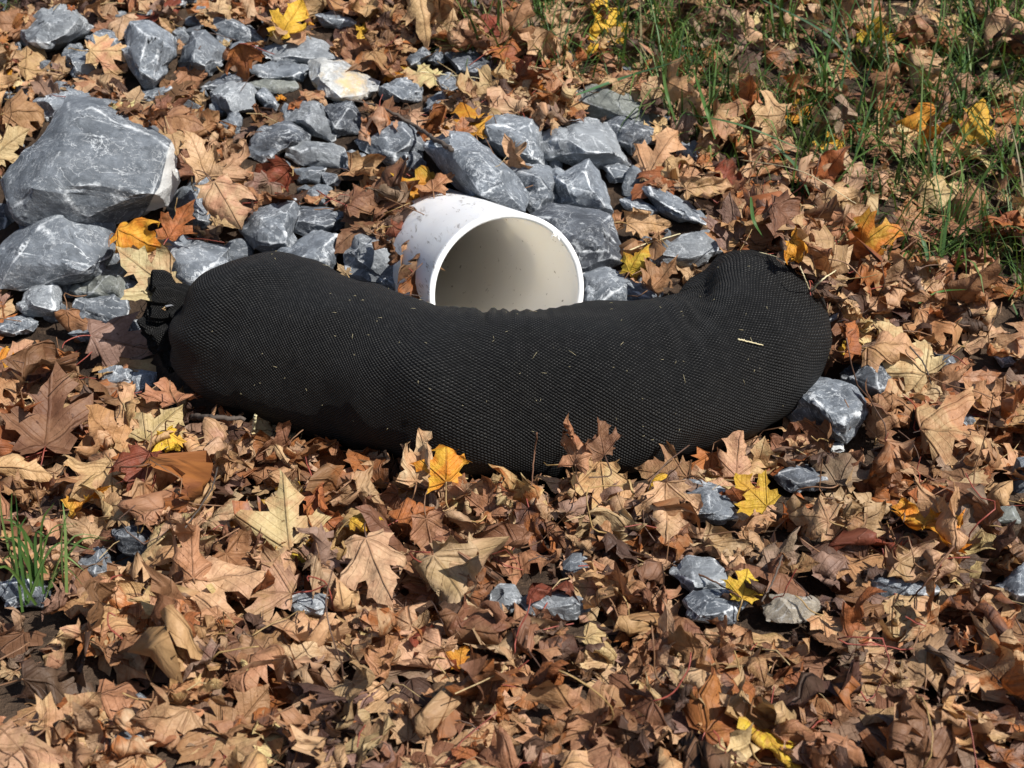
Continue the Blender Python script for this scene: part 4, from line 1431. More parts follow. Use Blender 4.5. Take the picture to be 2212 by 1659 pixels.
# leaves one can pick out in the photograph: px, py, length in px, direction of the tip (deg clockwise from up), colour, curl, facing (0 lies on ground, 1 faces the lens), label
HERO = [
    (625, 50, 95, 20, 'yellow', .5, .55, 'bright yellow maple leaf at the top, left of centre'),
    (12, 315, 95, 40, 'cream', .3, .6, 'pale yellow leaf cut by the left edge beside the big slab'),
    (55, 238, 110, 80, 'peach brown', 1.0, .4, 'tan leaf arched like a tunnel at left above the big slab'),
    (293, 512, 120, 120, 'orange', .8, .6, 'spotted orange-yellow leaf below the big slab'),
    (325, 592, 150, -50, 'cream', .42, .65, 'pale yellow curled leaf left of the sock above its tie'),
    (383, 488, 90, 20, 'rust', .9, .5, 'rusty orange leaf with a long red stalk behind the sock tie'),
    (258, 740, 150, 100, 'taupe', .45, .75, 'large smooth taupe leaf leaning beside the tied end of the sock'),
    (105, 900, 190, -10, 'brown', .35, .55, 'large flat dark taupe leaf at lower left with spread lobes'),
    (145, 715, 120, 170, 'peach brown', 1.2, .5, 'crumpled tan leaf hanging down at left below the rocks'),
    (365, 960, 75, 160, 'yellow', .8, .6, 'small deep yellow leaf standing next to the dark wet leaf'),
    (305, 1020, 125, -160, 'russet', .6, .8, 'dark wet-looking reddish brown leaf at lower left'),
    (350, 915, 120, 30, 'cream', .3, .5, 'flat pale olive leaf below the left end of the sock'),
    (190, 1090, 100, 60, 'orange', .8, .4, 'orange leaf above the grass tuft'),
    (40, 1010, 130, 90, 'sandy', 1.0, .5, 'folded sandy leaf at the left edge above the grass tuft'),
    (205, 1030, 120, -150, 'sandy', .9, .6, 'sandy yellow pointed leaf left of the dark wet leaf'),
    (370, 840, 110, -20, 'peach brown', .9, .6, 'peach brown leaf leaning on the lower left of the sock'),
    (620, 1115, 190, -10, 'cream', .25, .6, 'big flat yellow-blotched leaf in front of the sock'),
    (700, 1105, 120, 160, 'rust', 1.2, .6, 'narrow rust orange leaf on the right of the blotched leaf'),
    (965, 990, 125, 0, 'orange', .7, .9, 'orange leaf standing upright against the front of the sock'),
    (905, 985, 135, 5, 'tan', 1.3, .85, 'tan rolled leaf standing left of the upright orange leaf'),
    (785, 1115, 80, 80, 'yellow', .8, .3, 'bright lemon yellow leaf right of the rust orange one'),
    (1305, 1055, 150, 175, 'sandy', .45, .75, 'sandy leaf facing the lens below the middle of the sock'),
    (1250, 960, 110, 10, 'peach brown', 1.2, .8, 'curled leaf standing against the sock right of centre'),
    (1300, 950, 90, -10, 'brown', 1.3, .8, 'second curled leaf standing against the sock, right one of two'),
    (1595, 985, 110, 5, 'tan', .6, .85, 'tan leaf standing against the lower right of the sock'),
    (1440, 1025, 120, -70, 'peach brown', .6, .5, 'flat peach leaf lying at the foot of the sock, right part'),
    (1625, 1068, 105, -40, 'yellow', .6, .6, 'brightest yellow leaf, in front of the right part of the sock'),
    (1440, 1095, 130, 180, 'tan', 1.1, .7, 'tan leaf rolled upright left of the scratched round stone'),
    (1740, 1105, 130, -60, 'tan', .6, .55, 'pinkish tan leaf right of the brightest yellow leaf'),
    (2005, 1130, 165, 70, 'orange', .9, .4, 'orange and red cupped leaf at right in the foreground'),
    (1610, 1262, 85, 10, 'yellow', .4, .7, 'small yellow-orange leaf near the sandy stone'),
    (2060, 930, 175, 110, 'sandy', .8, .45, 'large folded sandy leaf at the right'),
    (1955, 760, 165, -30, 'cream', .6, .45, 'large cream leaf right of the sock end'),
    (1865, 720, 110, 30, 'rust', .9, .6, 'rusty brown leaf between the sock end and the cream leaf'),
    (1890, 515, 105, 80, 'orange', .7, .4, 'bright orange leaf at the edge of the grass, right'),
    (1725, 540, 80, 160, 'orange', 1.1, .5, 'orange curled leaf right above the right hump of the sock'),
    (2112, 272, 115, 20, 'yellow', .5, .55, 'yellow and orange leaf in the grass at right'),
    (1608, 215, 95, -5, 'rust', .7, .85, 'orange-red leaf standing in the grass, upper right'),
    (1655, 250, 105, -90, 'cream', .5, .5, 'cream leaf in the grass beside the orange-red one'),
    (1720, 245, 85, 90, 'orange', .5, .4, 'pale orange leaf in the grass, right of the cream one'),
    (1895, 80, 70, 10, 'yellow', .5, .7, 'small greenish yellow leaf in the grass near the top'),
    (2040, 410, 130, 90, 'cream', .6, .4, 'pale yellow leaf under grass blades at right'),
    (1585, 490, 115, 0, 'taupe', .35, .75, 'taupe star-shaped leaf right above the sock hump'),
    (1395, 480, 100, 90, 'sandy', .9, .5, 'sandy folded leaf right of the dark rock at the pipe'),
    (1375, 558, 85, 30, 'yellow', 1.0, .6, 'yellow-green curled leaf right of the pipe'),
    (1432, 598, 95, 40, 'peach brown', .9, .5, 'peach brown leaf behind the dip of the sock, right of the low stone'),
    (1475, 592, 90, -60, 'tan', .9, .5, 'tan leaf tucked behind the sock below the pale chalky stone'),
    (1430, 330, 150, 30, 'sandy', .45, .55, 'large sandy star leaf right of the pale domed stone'),
    (1110, 335, 95, -20, 'tan', .9, .55, 'tan leaf at the foot of the boxy grey stone'),
    (525, 130, 100, 170, 'rust', .7, .85, 'orange-brown leaf standing upright among the upper stones'),
    (602, 388, 105, -150, 'russet', .7, .5, 'dark red-brown leaf with fanned veins, left of the pipe'),
    (500, 350, 110, 40, 'tan', .7, .45, 'tan leaf upper right of the big slab corner'),
    (430, 345, 105, -30, 'tan', .7, .5, 'tan leaf touching the right corner of the big slab'),
    (490, 435, 140, 150, 'tan', .5, .6, 'broad tan leaf covering the grey wedge stone'),
    (915, 35, 120, 170, 'cream', 1.1, .8, 'long folded yellow leaf standing at the top centre'),
    (1070, 50, 80, 150, 'russet', .7, .6, 'dark red leaf at the grass edge near the top'),
    (1120, 60, 115, 30, 'peach brown', .7, .6, 'peach brown leaf in grass right of the dark red leaf'),
    (1310, 50, 120, 140, 'yellow', .6, .6, 'yellow-orange leaf in the grass at the top'),
    (1035, 205, 115, -80, 'sandy', .7, .45, 'peach-coloured leaf at the grass edge above the boxy stone'),
    (875, 500, 80, 110, 'russet', .9, .6, 'small red leaf resting on the left side of the pipe'),
    (905, 590, 110, 175, 'brown', 1.2, .8, 'crumpled brown leaf hanging between speckled stone and pipe mouth'),
    (845, 450, 120, 70, 'brown', .6, .5, 'dark brown leaf draped over the buried end of the pipe'),
    (868, 548, 105, 150, 'brown', 1.0, .6, 'dark brown leaf covering the left side of the pipe above the speckled stone'),
    (893, 545, 85, 200, 'peach brown', 1.1, .6, 'peach brown leaf touching the left of the pipe below the small red leaf'),
    (860, 495, 110, 110, 'taupe', .8, .5, 'taupe leaf under the small red leaf at the pipe'),
    (893, 632, 90, 170, 'rust', 1.1, .75, 'rusty leaf squeezed between pipe mouth and sock'),
    (935, 375, 95, 0, 'peach brown', .7, .75, 'peach brown leaf standing behind the top of the pipe'),
    (790, 420, 120, 60, 'brown', 1.0, .4, 'brown curled leaf left of the buried end of the pipe'),
    (800, 380, 120, 110, 'sandy', .9, .35, 'sandy curled leaf above the buried end of the pipe'),
    (235, 110, 90, 80, 'sandy', .5, .5, 'peach leaf lying on the small stone, upper left'),
    (130, 165, 110, -30, 'tan', .9, .5, 'tan curled leaf above the big slab'),
    (815, 1225, 185, 160, 'tan', .6, .55, 'large tan leaf at the bottom left of centre'),
    (1020, 1225, 165, 100, 'tan', .7, .55, 'large rounded tan leaf at the bottom centre'),
    (470, 1245, 180, 80, 'tan', .9, .45, 'long wavy tan leaf at the bottom left'),
    (418, 1190, 140, 0, 'peach brown', 1.3, .85, 'tan leaf rolled into an upright cone at lower left'),
    (570, 1275, 160, -80, 'tan', .5, .5, 'broad tan leaf at the bottom, left of the blotched leaf'),
    (930, 1170, 140, 170, 'peach brown', 1.2, .7, 'narrow peach brown leaf left of the rounded tan leaf'),
    (900, 1110, 110, 60, 'rust', .8, .5, 'orange rust leaf below the upright orange one'),
    (2000, 1232, 165, 105, 'tan', 1.4, .35, 'long rolled tan leaf in the lower right corner'),
    (1690, 1195, 120, 40, 'taupe', .8, .5, 'taupe leaf above the sandy stone'),
    (1900, 905, 110, 10, 'peach brown', 1.0, .7, 'curled leaf right of the large rough stone'),
    (2130, 860, 110, -30, 'peach brown', .7, .55, 'brown square-looking leaf near the right edge'),
    (1830, 1010, 120, 30, 'taupe', .8, .5, 'taupe leaf below the large rough stone'),
    (1700, 950, 100, 20, 'brown', 1.0, .7, 'ragged brown leaf between sock and large rough stone'),
    (1210, 55, 115, -160, 'tan', .8, .5, 'tan leaf in short grass at the top, centre right'),
    (1790, 400, 130, 20, 'tan', .7, .5, 'large tan leaf at the grass edge above the orange leaf'),
    (1530, 400, 120, 80, 'tan', .9, .45, 'curled tan leaf right of the narrow stone'),
    (1580, 370, 95, 10, 'russet', .8, .7, 'reddish leaf tip standing above curled tan leaves, right'),
    (1980, 150, 120, 160, 'tan', .6, .55, 'tan leaf standing in grass near the upper right corner'),
    (2160, 70, 110, 170, 'tan', 1.0, .6, 'curled tan leaf in the upper right corner'),
]


def lay_hero(px, py, lp, ang, cname, curl, face, label, i):
    rg = np.random.default_rng(900 + i)
    p, t = ray_height(px, py)
    size = lp * t / FPX * 0.98
    L = make_leaf(rg, size * 1.04, curl if curl < 0.45 else curl * 0.95 + 0.12, cname, templ=int(rg.integers(0, 18)))
    gn = gnormal(p[0], p[1])
    n = unit(face * -ray(px, py) + (1 - face) * gn)
    a = math.radians(ang)
    tip = RIGHT * math.sin(a) + UP * math.cos(a)
    if face < 0.7:
        gtip = RIGHT * math.sin(a) + unit(np.array([0, 1, 0]) - gn * gn[1]) * math.cos(a)
        tip = gtip
    tip = unit(tip - n * (tip @ n))
    xs = np.cross(tip, n)
    rotate_leaf(L, np.stack([xs, tip, n], 1))
    # rest on the surface beneath: touch it with the lowest tenth, keep the picture position
    c = p
    W = L.V + c
    iy, ix = hidx(W[:, 0], W[:, 1])
    pen = np.percentile(HT[iy, ix] - W[:, 2], 66)
    back = -ray(px, py)
    k = pen / max(back[2], 0.25)
    k = float(np.clip(k, -0.02, 0.05))
    off = c + back * k
    L.V += off
    L.stalk += off
    L.pos = off
    L.label = label
    commit(L, 0.6)
    return L




# leaves drifted against the front of the sock
def drift():
    rg = np.random.default_rng(314)
    ex = [395, 430, 520, 640, 760, 900, 1050, 1200, 1350, 1520, 1640, 1720, 1800]
    ey = [800, 868, 902, 930, 952, 985, 1016, 1022, 1012, 992, 948, 905, 830]
    for i in range(130):
        px = rg.uniform(395, 1790)
        e = float(np.interp(px, ex, ey))
        py = e + rg.uniform(2, 75)
        p, t = on_ground(px, py, 0.012 + 0.02 * rg.random())
        size = rg.uniform(0.055, 0.100)
        L = make_leaf(rg, size, rg.uniform(0.5, 1.9), None, stalk=rg.random() < 0.6)
        if L.cname in ('yellow', 'orange'):
            continue
        gn = gnormal(p[0], p[1])
        n = unit(rg.uniform(0.1, 0.8) * -ray(px, py) + 0.5 * gn + rg.normal(0, 0.35, 3))
        a = rg.uniform(0, 6.283)
        tip = RIGHT * math.sin(a) + UP * math.cos(a)
        tip = unit(tip - n * (tip @ n))
        rotate_leaf(L, np.stack([np.cross(tip, n), tip, n], 1))
        L.V += p
        top = project(L.V)[1].min()
        if top < e - rg.uniform(5, 30):
            continue
        if L.stalk is not None:
            L.stalk += p
        L.pos = p
        commit(L, 0.3)


drift()
NH0 = len(LEAVES)
for i, h in enumerate(HERO):
    lay_hero(*h, i)

# which leaves show largest: a coarse depth picture of the whole litter
def visible_counts():
    ZZ = 4
    W_, H_ = 2212 // ZZ + 1, 1659 // ZZ + 1
    P, ids = [], []
    for i, L in enumerate(LEAVES):
        A, B, C_ = L.V[L.F[:, 0]], L.V[L.F[:, 1]], L.V[L.F[:, 2]]
        P += [A * .8 + B * .1 + C_ * .1, A * .1 + B * .8 + C_ * .1, A * .1 + B * .1 + C_ * .8, (A + B + C_) / 3]
        ids.append(np.full(4 * len(L.F), i))
    allp = np.vstack(P)
    ids = np.concatenate(ids)
    px, py, z = project(allp)
    ok = (px > 0) & (px < 2212) & (py > 0) & (py < 1659)
    px, py, z, ids = px[ok], py[ok], z[ok], ids[ok]
    o = np.argsort(-z)
    buf = np.full((H_, W_), -1)
    yy, xx = (py[o] / ZZ).astype(int), (px[o] / ZZ).astype(int)
    buf[yy, xx] = ids[o]
    zb = np.full((H_, W_), 99.0)
    zb[yy, xx] = z[o]
    big = np.repeat(np.repeat(SOLID, 2, 0), 2, 1)[:H_, :W_]
    buf[zb > big + 0.05] = -1
    c = np.bincount(buf[buf >= 0], minlength=len(LEAVES)).astype(float)
    return c


CNT = visible_counts()
score = CNT.copy()
score[NH0:] += 1e6
order = np.argsort(-score)
CHOSEN = [int(i) for i in order[:300]]
chosen = set(CHOSEN)

LAND = [((190, 350), 'the big grey slab'), ((120, 540), 'the long rock under the slab'), ((320, 120), 'the tall upright block'), ((120, 65), 'the top left rock'),
        ((745, 175), 'the yellowish quartz rock'), ((625, 50), 'the bright yellow top leaf'), ((525, 130), 'the upright orange-brown leaf'), ((600, 388), 'the dark red-brown fanned leaf'),
        ((580, 500), 'the blocky stone behind the sock'), ((820, 570), 'the salt-and-pepper stone'), ((1030, 370), 'the elongated stone over the pipe'), ((850, 310), 'the striped stone below the twig'),
        ((1100, 300), 'the boxy grey stone'), ((1270, 310), 'the pale domed stone'), ((1250, 525), 'the dark rock beside the pipe'), ((1340, 225), 'the greenish slab by the grass'),
        ((1440, 445), 'the narrow stone right of the pipe'), ((1490, 540), 'the pale stone behind the sock'), ((1620, 560), 'the right hump of the sock'), ((1785, 760), 'the right end of the sock'),
        ((1790, 890), 'the large rough stone'), ((1880, 815), 'the dark smooth stone'), ((2112, 272), 'the yellow leaf in the grass'), ((1890, 515), 'the bright orange leaf by the grass'),
        ((1608, 215), 'the orange-red leaf in the grass'), ((2060, 930), 'the large folded sandy leaf'), ((1955, 760), 'the large cream leaf'), ((2005, 1130), 'the orange and red cupped leaf'),
        ((1625, 1068), 'the brightest yellow leaf'), ((1520, 1085), 'the round scratched stone'), ((1510, 1240), 'the pale stone low at right'), ((1700, 1305), 'the sandy grainy stone'),
        ((1305, 1055), 'the sandy leaf facing the lens'), ((965, 990), 'the upright orange leaf'), ((620, 1115), 'the blotched yellow leaf'), ((305, 1020), 'the dark wet leaf'),
        ((105, 900), 'the large dark taupe leaf'), ((258, 740), 'the smooth taupe leaf at the tie'), ((50, 1230), 'the grass tuft'), ((300, 1165), 'the dark triangular stone'),
        ((815, 1225), 'the large tan leaf at bottom left of centre'), ((1020, 1225), 'the rounded tan leaf'), ((2000, 1232), 'the long rolled leaf'), ((1200, 1300), 'the low stone at the bottom centre'),
        ((650, 1300), 'the low pale stone at bottom left'), ((915, 35), 'the long folded yellow leaf'), ((1310, 50), 'the yellow-orange leaf at the top'), ((1895, 80), 'the small greenish yellow leaf'),
        ((2160, 70), 'the curled leaf in the upper right corner'), ((1950, 1265), 'the stone under the rolled leaf')]


def auto_labels():
    lp = np.array([l[0] for l in LAND], float)
    groups = {}
    for i in CHOSEN:
        L = LEAVES[i]
        if L.label:
            continue
        px, py, _ = project(L.V.mean(0)[None])
        px, py = float(px[0]), float(py[0])
        if py > 1340:
            # the strip below the lowest stones
            where = 'in the bottom strip'
            dirn = 'left' if px < 740 else ('centre' if px < 1480 else 'right')
            key = (L.cname, L.form, 'at the ' + ('bottom ' + dirn if dirn != 'centre' else 'bottom centre'), None)
            groups.setdefault(key, []).append((px, i))
            continue
        d = np.hypot(lp[:, 0] - px, lp[:, 1] - py)
        k = int(np.argmin(d))
        dx, dy = px - lp[k, 0], py - lp[k, 1]
        dirn = ('right of' if dx > 0 else 'left of') if abs(dx) > abs(dy) else ('below' if dy > 0 else 'above')
        groups.setdefault((L.cname, L.form, dirn, k), []).append((d[k], i))
    nth = ['', 'second ', 'third ', 'fourth ', 'fifth ', 'sixth ', 'seventh ', 'eighth ', 'ninth ', 'tenth ']
    for (cn, form, dirn, k), lst in groups.items():
        lst.sort()
        for q, (_, i) in enumerate(lst):
            if k is None:
                tail = dirn + (', %dth from the left of its kind' % (q + 1) if q > 2 else ', %s from the left of its kind' % ['first', 'second', 'third'][q] if len(lst) > 1 else '')
                LEAVES[i].label = '%s %s leaf %s' % (form, cn, tail)
            else:
                LEAVES[i].label = '%s %s leaf %s%s %s' % (form, cn, '' if len(lst) == 1 else 'lying ' + (nth[q] if q else '') + 'nearest ', dirn, LAND[k][1])


auto_labels()
C4 = lambda c, n: np.tile(np.r_[c, 1.0], (n, 1))
for i in CHOSEN:
    L = LEAVES[i]
    n = len(L.V)
    fl = np.c_[L.flat, np.full(n, L.seed)]
    org = np.array([L.V[:, 0].mean(), L.V[:, 1].mean(), L.V[:, 2].min()])
    at_ ={'flat': ('FLOAT_VECTOR', fl), 'col1': ('FLOAT_COLOR', C4(L.c1, n)), 'col2': ('FLOAT_COLOR', C4(L.c2, n))}
    if L.stalk is None:
        o = mesh_object('fallen_leaf', L.V, L.F, M['leaf'], None, org, attrs=at_)
    else:
        o = empty('fallen_leaf', org)
        mesh_object('leaf_blade', L.V, L.F, M['leaf'], o, org, attrs=at_)
    tag(o, L.label, 'leaf', 'fallen autumn leaves')
    if L.stalk is not None:
        sv, sf = tube(spline(L.stalk, 10), np.linspace(0.0010, 0.0008, 10), 5)
        mesh_object('stalk', sv, sf, M['stalk'], o, org, attrs={'col1': ('FLOAT_COLOR', C4(L.scol, len(sv)))})


def litter():
    Vs, Fs, A, B, FL, cnt = [], [], [], [], [], 0
    sV, sF, sC, scnt = [], [], [], 0
    for i, L in enumerate(LEAVES):
        if i in chosen:
            continue
        n = len(L.V)
        Vs.append(L.V)
        Fs.append(L.F + cnt)
        cnt += n
        A.append(C4(L.c1, n))
        B.append(C4(L.c2, n))
        FL.append(np.c_[L.flat, np.full(n, L.seed)])
        if L.stalk is not None:
            sv, sf = tube(L.stalk, 0.0009, 3, False)
            sV.append(sv)
            sF += [[q + scnt for q in f] for f in sf]
            scnt += len(sv)
            sC.append(C4(L.scol, len(sv)))
    o = mesh_object('leaf_litter', np.vstack(Vs), np.vstack(Fs), M['leaf'], attrs={'flat': ('FLOAT_VECTOR', np.vstack(FL)), 'col1': ('FLOAT_COLOR', np.vstack(A)), 'col2': ('FLOAT_COLOR', np.vstack(B))})
    tag(o, 'deep litter of smaller brown leaves covering the bank', 'leaf litter', kind='stuff')
    o2 = mesh_object('stalks', np.vstack(sV), sF, M['stalk'], o, attrs={'col1': ('FLOAT_COLOR', np.vstack(sC))})
    o2['kind'] = 'stuff'
    print('LEAVES', len(LEAVES), 'tris', sum(len(f) for f in Fs))


litter()


# ------------------------------------------------------------------ grass
def blade(rg, base, h, lean, az, w, segs=5):
    d = np.array([math.cos(az), math.sin(az), 0])
    sd_ = np.array([-d[1], d[0], 0])
    V, p = [], np.array(base, float)
    th = rg.uniform(0, 0.25)
    for i in range(segs + 1):
        f = i / segs
        ww = w * (1 - f ** 2.2) * (0.6 + 0.4 * min(1, f * 5))
        V += [p - sd_ * ww + np.array([0, 0, ww * 0.5]), p + sd_ * ww + np.array([0, 0, ww * 0.5])]
        th += lean / segs
        p = p + (d * math.sin(th) + np.array([0, 0, 1]) * math.cos(th)) * h / segs
    F = [[2 * i, 2 * i + 1, 2 * i + 3, 2 * i + 2] for i in range(segs)]
    return np.array(V), F


GREENS = [(.075, .135, .034), (.052, .108, .030), (.098, .160, .040), (.130, .185, .060), (.045, .090, .034)]
DRY = [(.30, .24, .12), (.22, .18, .09)]


def grass():
    rg = np.random.default_rng(77)
    Vs, Fs, Cs, cnt, n = [], [], [], 0, 0
    tries = 0
    # blades grow in clumps
    clumps = []
    while len(clumps) < 820 and tries < 60000:
        tries += 1
        x, y = rg.uniform(-1.5, 1.55), rg.uniform(-0.1, 1.7)
        p = project(np.array([[x, y, float(G(x, y))]]))
        px, py = p[0][0], p[1][0]
        w = float(grass_weight(px, py))
        if w > 0.3 and rg.random() < w:
            clumps.append((x, y, px, py))
    more = 0
    while more < 130:
        x, y = rg.uniform(-0.3, 0.7), rg.uniform(0.3, 1.5)
        p = project(np.array([[x, y, float(G(x, y))]]))
        if p[0][0] < 1560 and float(grass_weight(p[0][0], p[1][0])) > 0.4:
            clumps.append((x, y, p[0][0], p[1][0]))
            more += 1
    for x, y, px, py in clumps:
        big = rg.random() < (0.25 if px > 1500 else 0.12)
        for _ in range(rg.integers(6, 22)):
            bx, by = x + rg.normal(0, 0.018), y + rg.normal(0, 0.018)
            near = float(np.interp(px, [950, 1300, 1600], [0.85, 0.95, 1.0]))
            h = (rg.uniform(0.06, 0.14) if not big else rg.uniform(0.10, 0.24)) * near
            v, f = blade(rg, (bx, by, float(G(bx, by)) - 0.01), h + 0.02, rg.uniform(0.3, 2.6), rg.uniform(0, 6.283), rg.uniform(0.0010, 0.0023) * (1.35 if big else 1))
            c = GREENS[rg.integers(0, 5)] if rg.random() < 0.95 else DRY[rg.integers(0, 2)]
            Vs.append(v)
            Fs += [[q + cnt for q in ff] for ff in f]
            cnt += len(v)
            Cs.append(C4(np.array(c) * rg.uniform(0.75, 1.25), len(v)))
    o = mesh_object('grass', np.vstack(Vs), Fs, M['grass'], attrs={'col1': ('FLOAT_COLOR', np.vstack(Cs))})
    tag(o, 'green grass growing up through the leaves on the right', 'grass', kind='stuff')


grass()


def grass_tuft():
    rg = np.random.default_rng(5)
    base, t = on_ground(75, 1305, 0.02)
    root = empty('grass_tuft', base)
    tag(root, 'tuft of long green grass blades in the lower left corner', 'grass')
    spec = [(150, 0, 1120), (40, 0, 1060), (60, 30, 1052), (95, 118, 1085), (130, 135, 1080), (100, 5, 1170), (110, 245, 1170), (60, 210, 1190), (85, 0, 1215), (70, 100, 1160), (90, 170, 1130), (60, 20, 1130),
            (50, 60, 1110), (85, -30, 1250), (120, 185, 1235)]
    spec += [(bx, ex + rg.normal(0, 18), ey + rg.uniform(-10, 50)) for bx, ex, ey in spec[::2]]
    for bx, ex, ey in spec:
        p0, t0 = on_ground(float(np.clip(bx, 45, 115)) + rg.normal(0, 12), 1285 + rg.normal(0, 14), 0.025)
        p2 = CAM + ray(ex, ey) * (t0 - 0.03 + rg.uniform(-0.04, 0.03))
        p1 = (p0 + p2) / 2 + np.array([rg.normal(0, 0.004), 0, 0.02 + rg.uniform(0, 0.02)])
        path = spline([p0, p1, p2], 10)
        T = np.gradient(path, axis=0)
        sdv = np.cross(T, -ray(ex, ey) + rg.normal(0, 0.4, 3))
        sdv /= np.linalg.norm(sdv, axis=1, keepdims=True)
        w = rg.uniform(0.0010, 0.0023) * (1 - np.linspace(0, 1, 10) ** 2.5)
        nn = np.cross(sdv, T / np.linalg.norm(T, axis=1, keepdims=True))
        V = np.empty((30, 3))
        V[0::3], V[1::3], V[2::3] = path - sdv * w[:, None], path - nn * w[:, None] * 0.5, path + sdv * w[:, None]
        F = []
        for i in range(9):
            F += [[3 * i, 3 * i + 1, 3 * i + 4, 3 * i + 3], [3 * i + 1, 3 * i + 2, 3 * i + 5, 3 * i + 4]]
        c = np.array(GREENS[rg.integers(0, 4)]) * rg.uniform(0.8, 1.2)
        mesh_object('blade', V, F, M['grass'], root, base, attrs={'col1': ('FLOAT_COLOR', C4(c, 30))})


grass_tuft()


def long_blade(label, pts, w, col):
    P = []
    for px, py, up_ in pts:
        p, t = ray_height(px, py)
        P.append(p - ray(px, py) * up_)
    path = spline(P, 16)
    T = np.gradient(path, axis=0)
    sdv = np.cross(T, np.array([0.1, -0.6, 0.8]))
    sdv /= np.linalg.norm(sdv, axis=1, keepdims=True)
    ww = w * np.sin(np.linspace(0.35, math.pi, 16)) ** 0.7
    nn = np.cross(sdv, T / np.linalg.norm(T, axis=1, keepdims=True))
    V = np.empty((48, 3))
    V[0::3], V[1::3], V[2::3] = path - sdv * ww[:, None], path - nn * ww[:, None] * 0.45, path + sdv * ww[:, None]
    F = []
    for i in range(15):
        F += [[3 * i, 3 * i + 1, 3 * i + 4, 3 * i + 3], [3 * i + 1, 3 * i + 2, 3 * i + 5, 3 * i + 4]]
    o = mesh_object('grass_sprig', V, F, M['grass'], None, P[0], attrs={'col1': ('FLOAT_COLOR', C4(col, 48))})
    tag(o, label, 'grass blade', 'long grass blades')


long_blade('long green blade slanting over the greenish slab', [(1245, 205, 0.005), (1340, 170, 0.03), (1480, 127, 0.04)], 0.0030, (.06, .13, .06))
long_blade('wide blade standing left of the orange-red leaf', [(1462, 270, 0.0), (1440, 200, 0.03), (1428, 120, 0.05)], 0.0030, (.07, .13, .035))
long_blade('wide blade rising at the left border of the grass', [(1545, 300, 0.0), (1520, 220, 0.03), (1495, 140, 0.05)], 0.0030, (.07, .14, .035))
long_blade('long bluish blade arching down across the upper grass', [(1640, -5, 0.05), (1780, 70, 0.06), (1860, 160, 0.03)], 0.0028, (.07, .12, .07))
long_blade('long blade drooping to the left above the tan leaves', [(1475, 245, 0.01), (1600, 270, 0.04), (1750, 330, 0.02)], 0.0024, (.06, .12, .05))
long_blade('broad blade bending down above the sock hump', [(1670, 310, 0.04), (1720, 360, 0.04), (1750, 425, 0.01)], 0.0034, (.08, .14, .07))
long_blade('short blade hanging beside the pale leaf above the hump', [(1622, 425, 0.03), (1628, 475, 0.02), (1650, 515, 0.0)], 0.0026, (.06, .12, .035))
long_blade('upright blade at the right border of the picture', [(2170, 440, 0.0), (2165, 350, 0.04), (2172, 280, 0.05)], 0.0022, (.06, .12, .035))
long_blade('tall thin blade in front of the pale yellow leaf', [(2015, 440, 0.0), (2020, 340, 0.05), (2022, 220, 0.06)], 0.0020, (.06, .12, .035))
long_blade('drooping green blade right of the bright orange leaf', [(1985, 500, 0.03), (2000, 540, 0.02), (2010, 590, 0.0)], 0.0030, (.06, .12, .05))
long_blade('curved blade lying on leaves right of the sock', [(1985, 655, 0.0), (2030, 630, 0.015), (2090, 625, 0.01)], 0.0020, (.08, .16, .04))


# ------------------------------------------------------------------ twigs and straws
def stick(name, label, cat, pts, r0, r1, mat, group, lift=0.004, side=None):
    P = []
    for q in pts:
        p, t = ray_height(q[0], q[1])
        P.append(p - ray(q[0], q[1]) * (lift + (q[2] if len(q) > 2 else 0)))
    path = spline(P, 8 * len(pts))
    rr = np.random.default_rng(len(label))
    path += rr.normal(0, r0 * 0.25, path.shape)
    v, f = tube(path, np.linspace(r0, r1, len(path)) * (1 + rr.normal(0, 0.06, len(path))), 7)
    o = mesh_object(name, v, f, mat, None, P[0])
    tag(o, label, cat, group)
    if side:
        for a in side:
            P2 = []
            for q in a:
                p, t = ray_height(q[0], q[1])
                P2.append(p - ray(q[0], q[1]) * lift)
            v, f = tube(spline(P2, 12), np.linspace(r1 * 1.2, r1 * 0.5, 12), 5)
            mesh_object('side_shoot', v, f, mat, o, P[0])


TW = 'twigs lying on the leaves'
stick('twig', 'bent grey twig lying across the stones above the pipe', 'twig', [(977, 325), (945, 303, .012), (900, 275, .02), (845, 243, .02), (800, 225, .02), (738, 212)], 0.0042, 0.0016, M['bark'], TW,
      side=[[(872, 258), (900, 262), (930, 258)]])
stick('twig', 'thin dark twig left of the upright sock leaf at bottom centre', 'twig', [(1160, 935, .03), (1154, 985, .02), (1148, 1050)], 0.0012, 0.0008, M['bark_brown'], TW)
stick('twig', 'thin twig slanting beside the blotched yellow leaf', 'twig', [(470, 1010), (455, 1060, .01), (400, 1140)], 0.0012, 0.0009, M['bark'], TW)
stick('twig', 'dark twig under the lower left of the sock', 'twig', [(415, 900), (460, 902), (530, 905)], 0.0045, 0.003, M['bark'], TW)
stick('twig', 'reddish twig crossing the leaves near the yellow-orange leaf', 'twig', [(1450, 1220), (1530, 1250, .01), (1600, 1290)], 0.0013, 0.0009, M['bark_brown'], TW)
stick('twig', 'thin dark twig in front of the sandy grainy stone', 'twig', [(1690, 1200, .01), (1670, 1255, .012), (1645, 1300)], 0.0012, 0.0009, M['bark'], TW)
stick('twig', 'dark curved stem over the large cream leaf', 'twig', [(1965, 748, .01), (1995, 785, .015), (2012, 830)], 0.0013, 0.0010, M['bark'], TW)
stick('twig', 'red stem slanting above the long rolled leaf', 'twig', [(2060, 1180, .02), (2015, 1240, .015), (1965, 1300)], 0.0013, 0.0009, M['bark_brown'], TW)
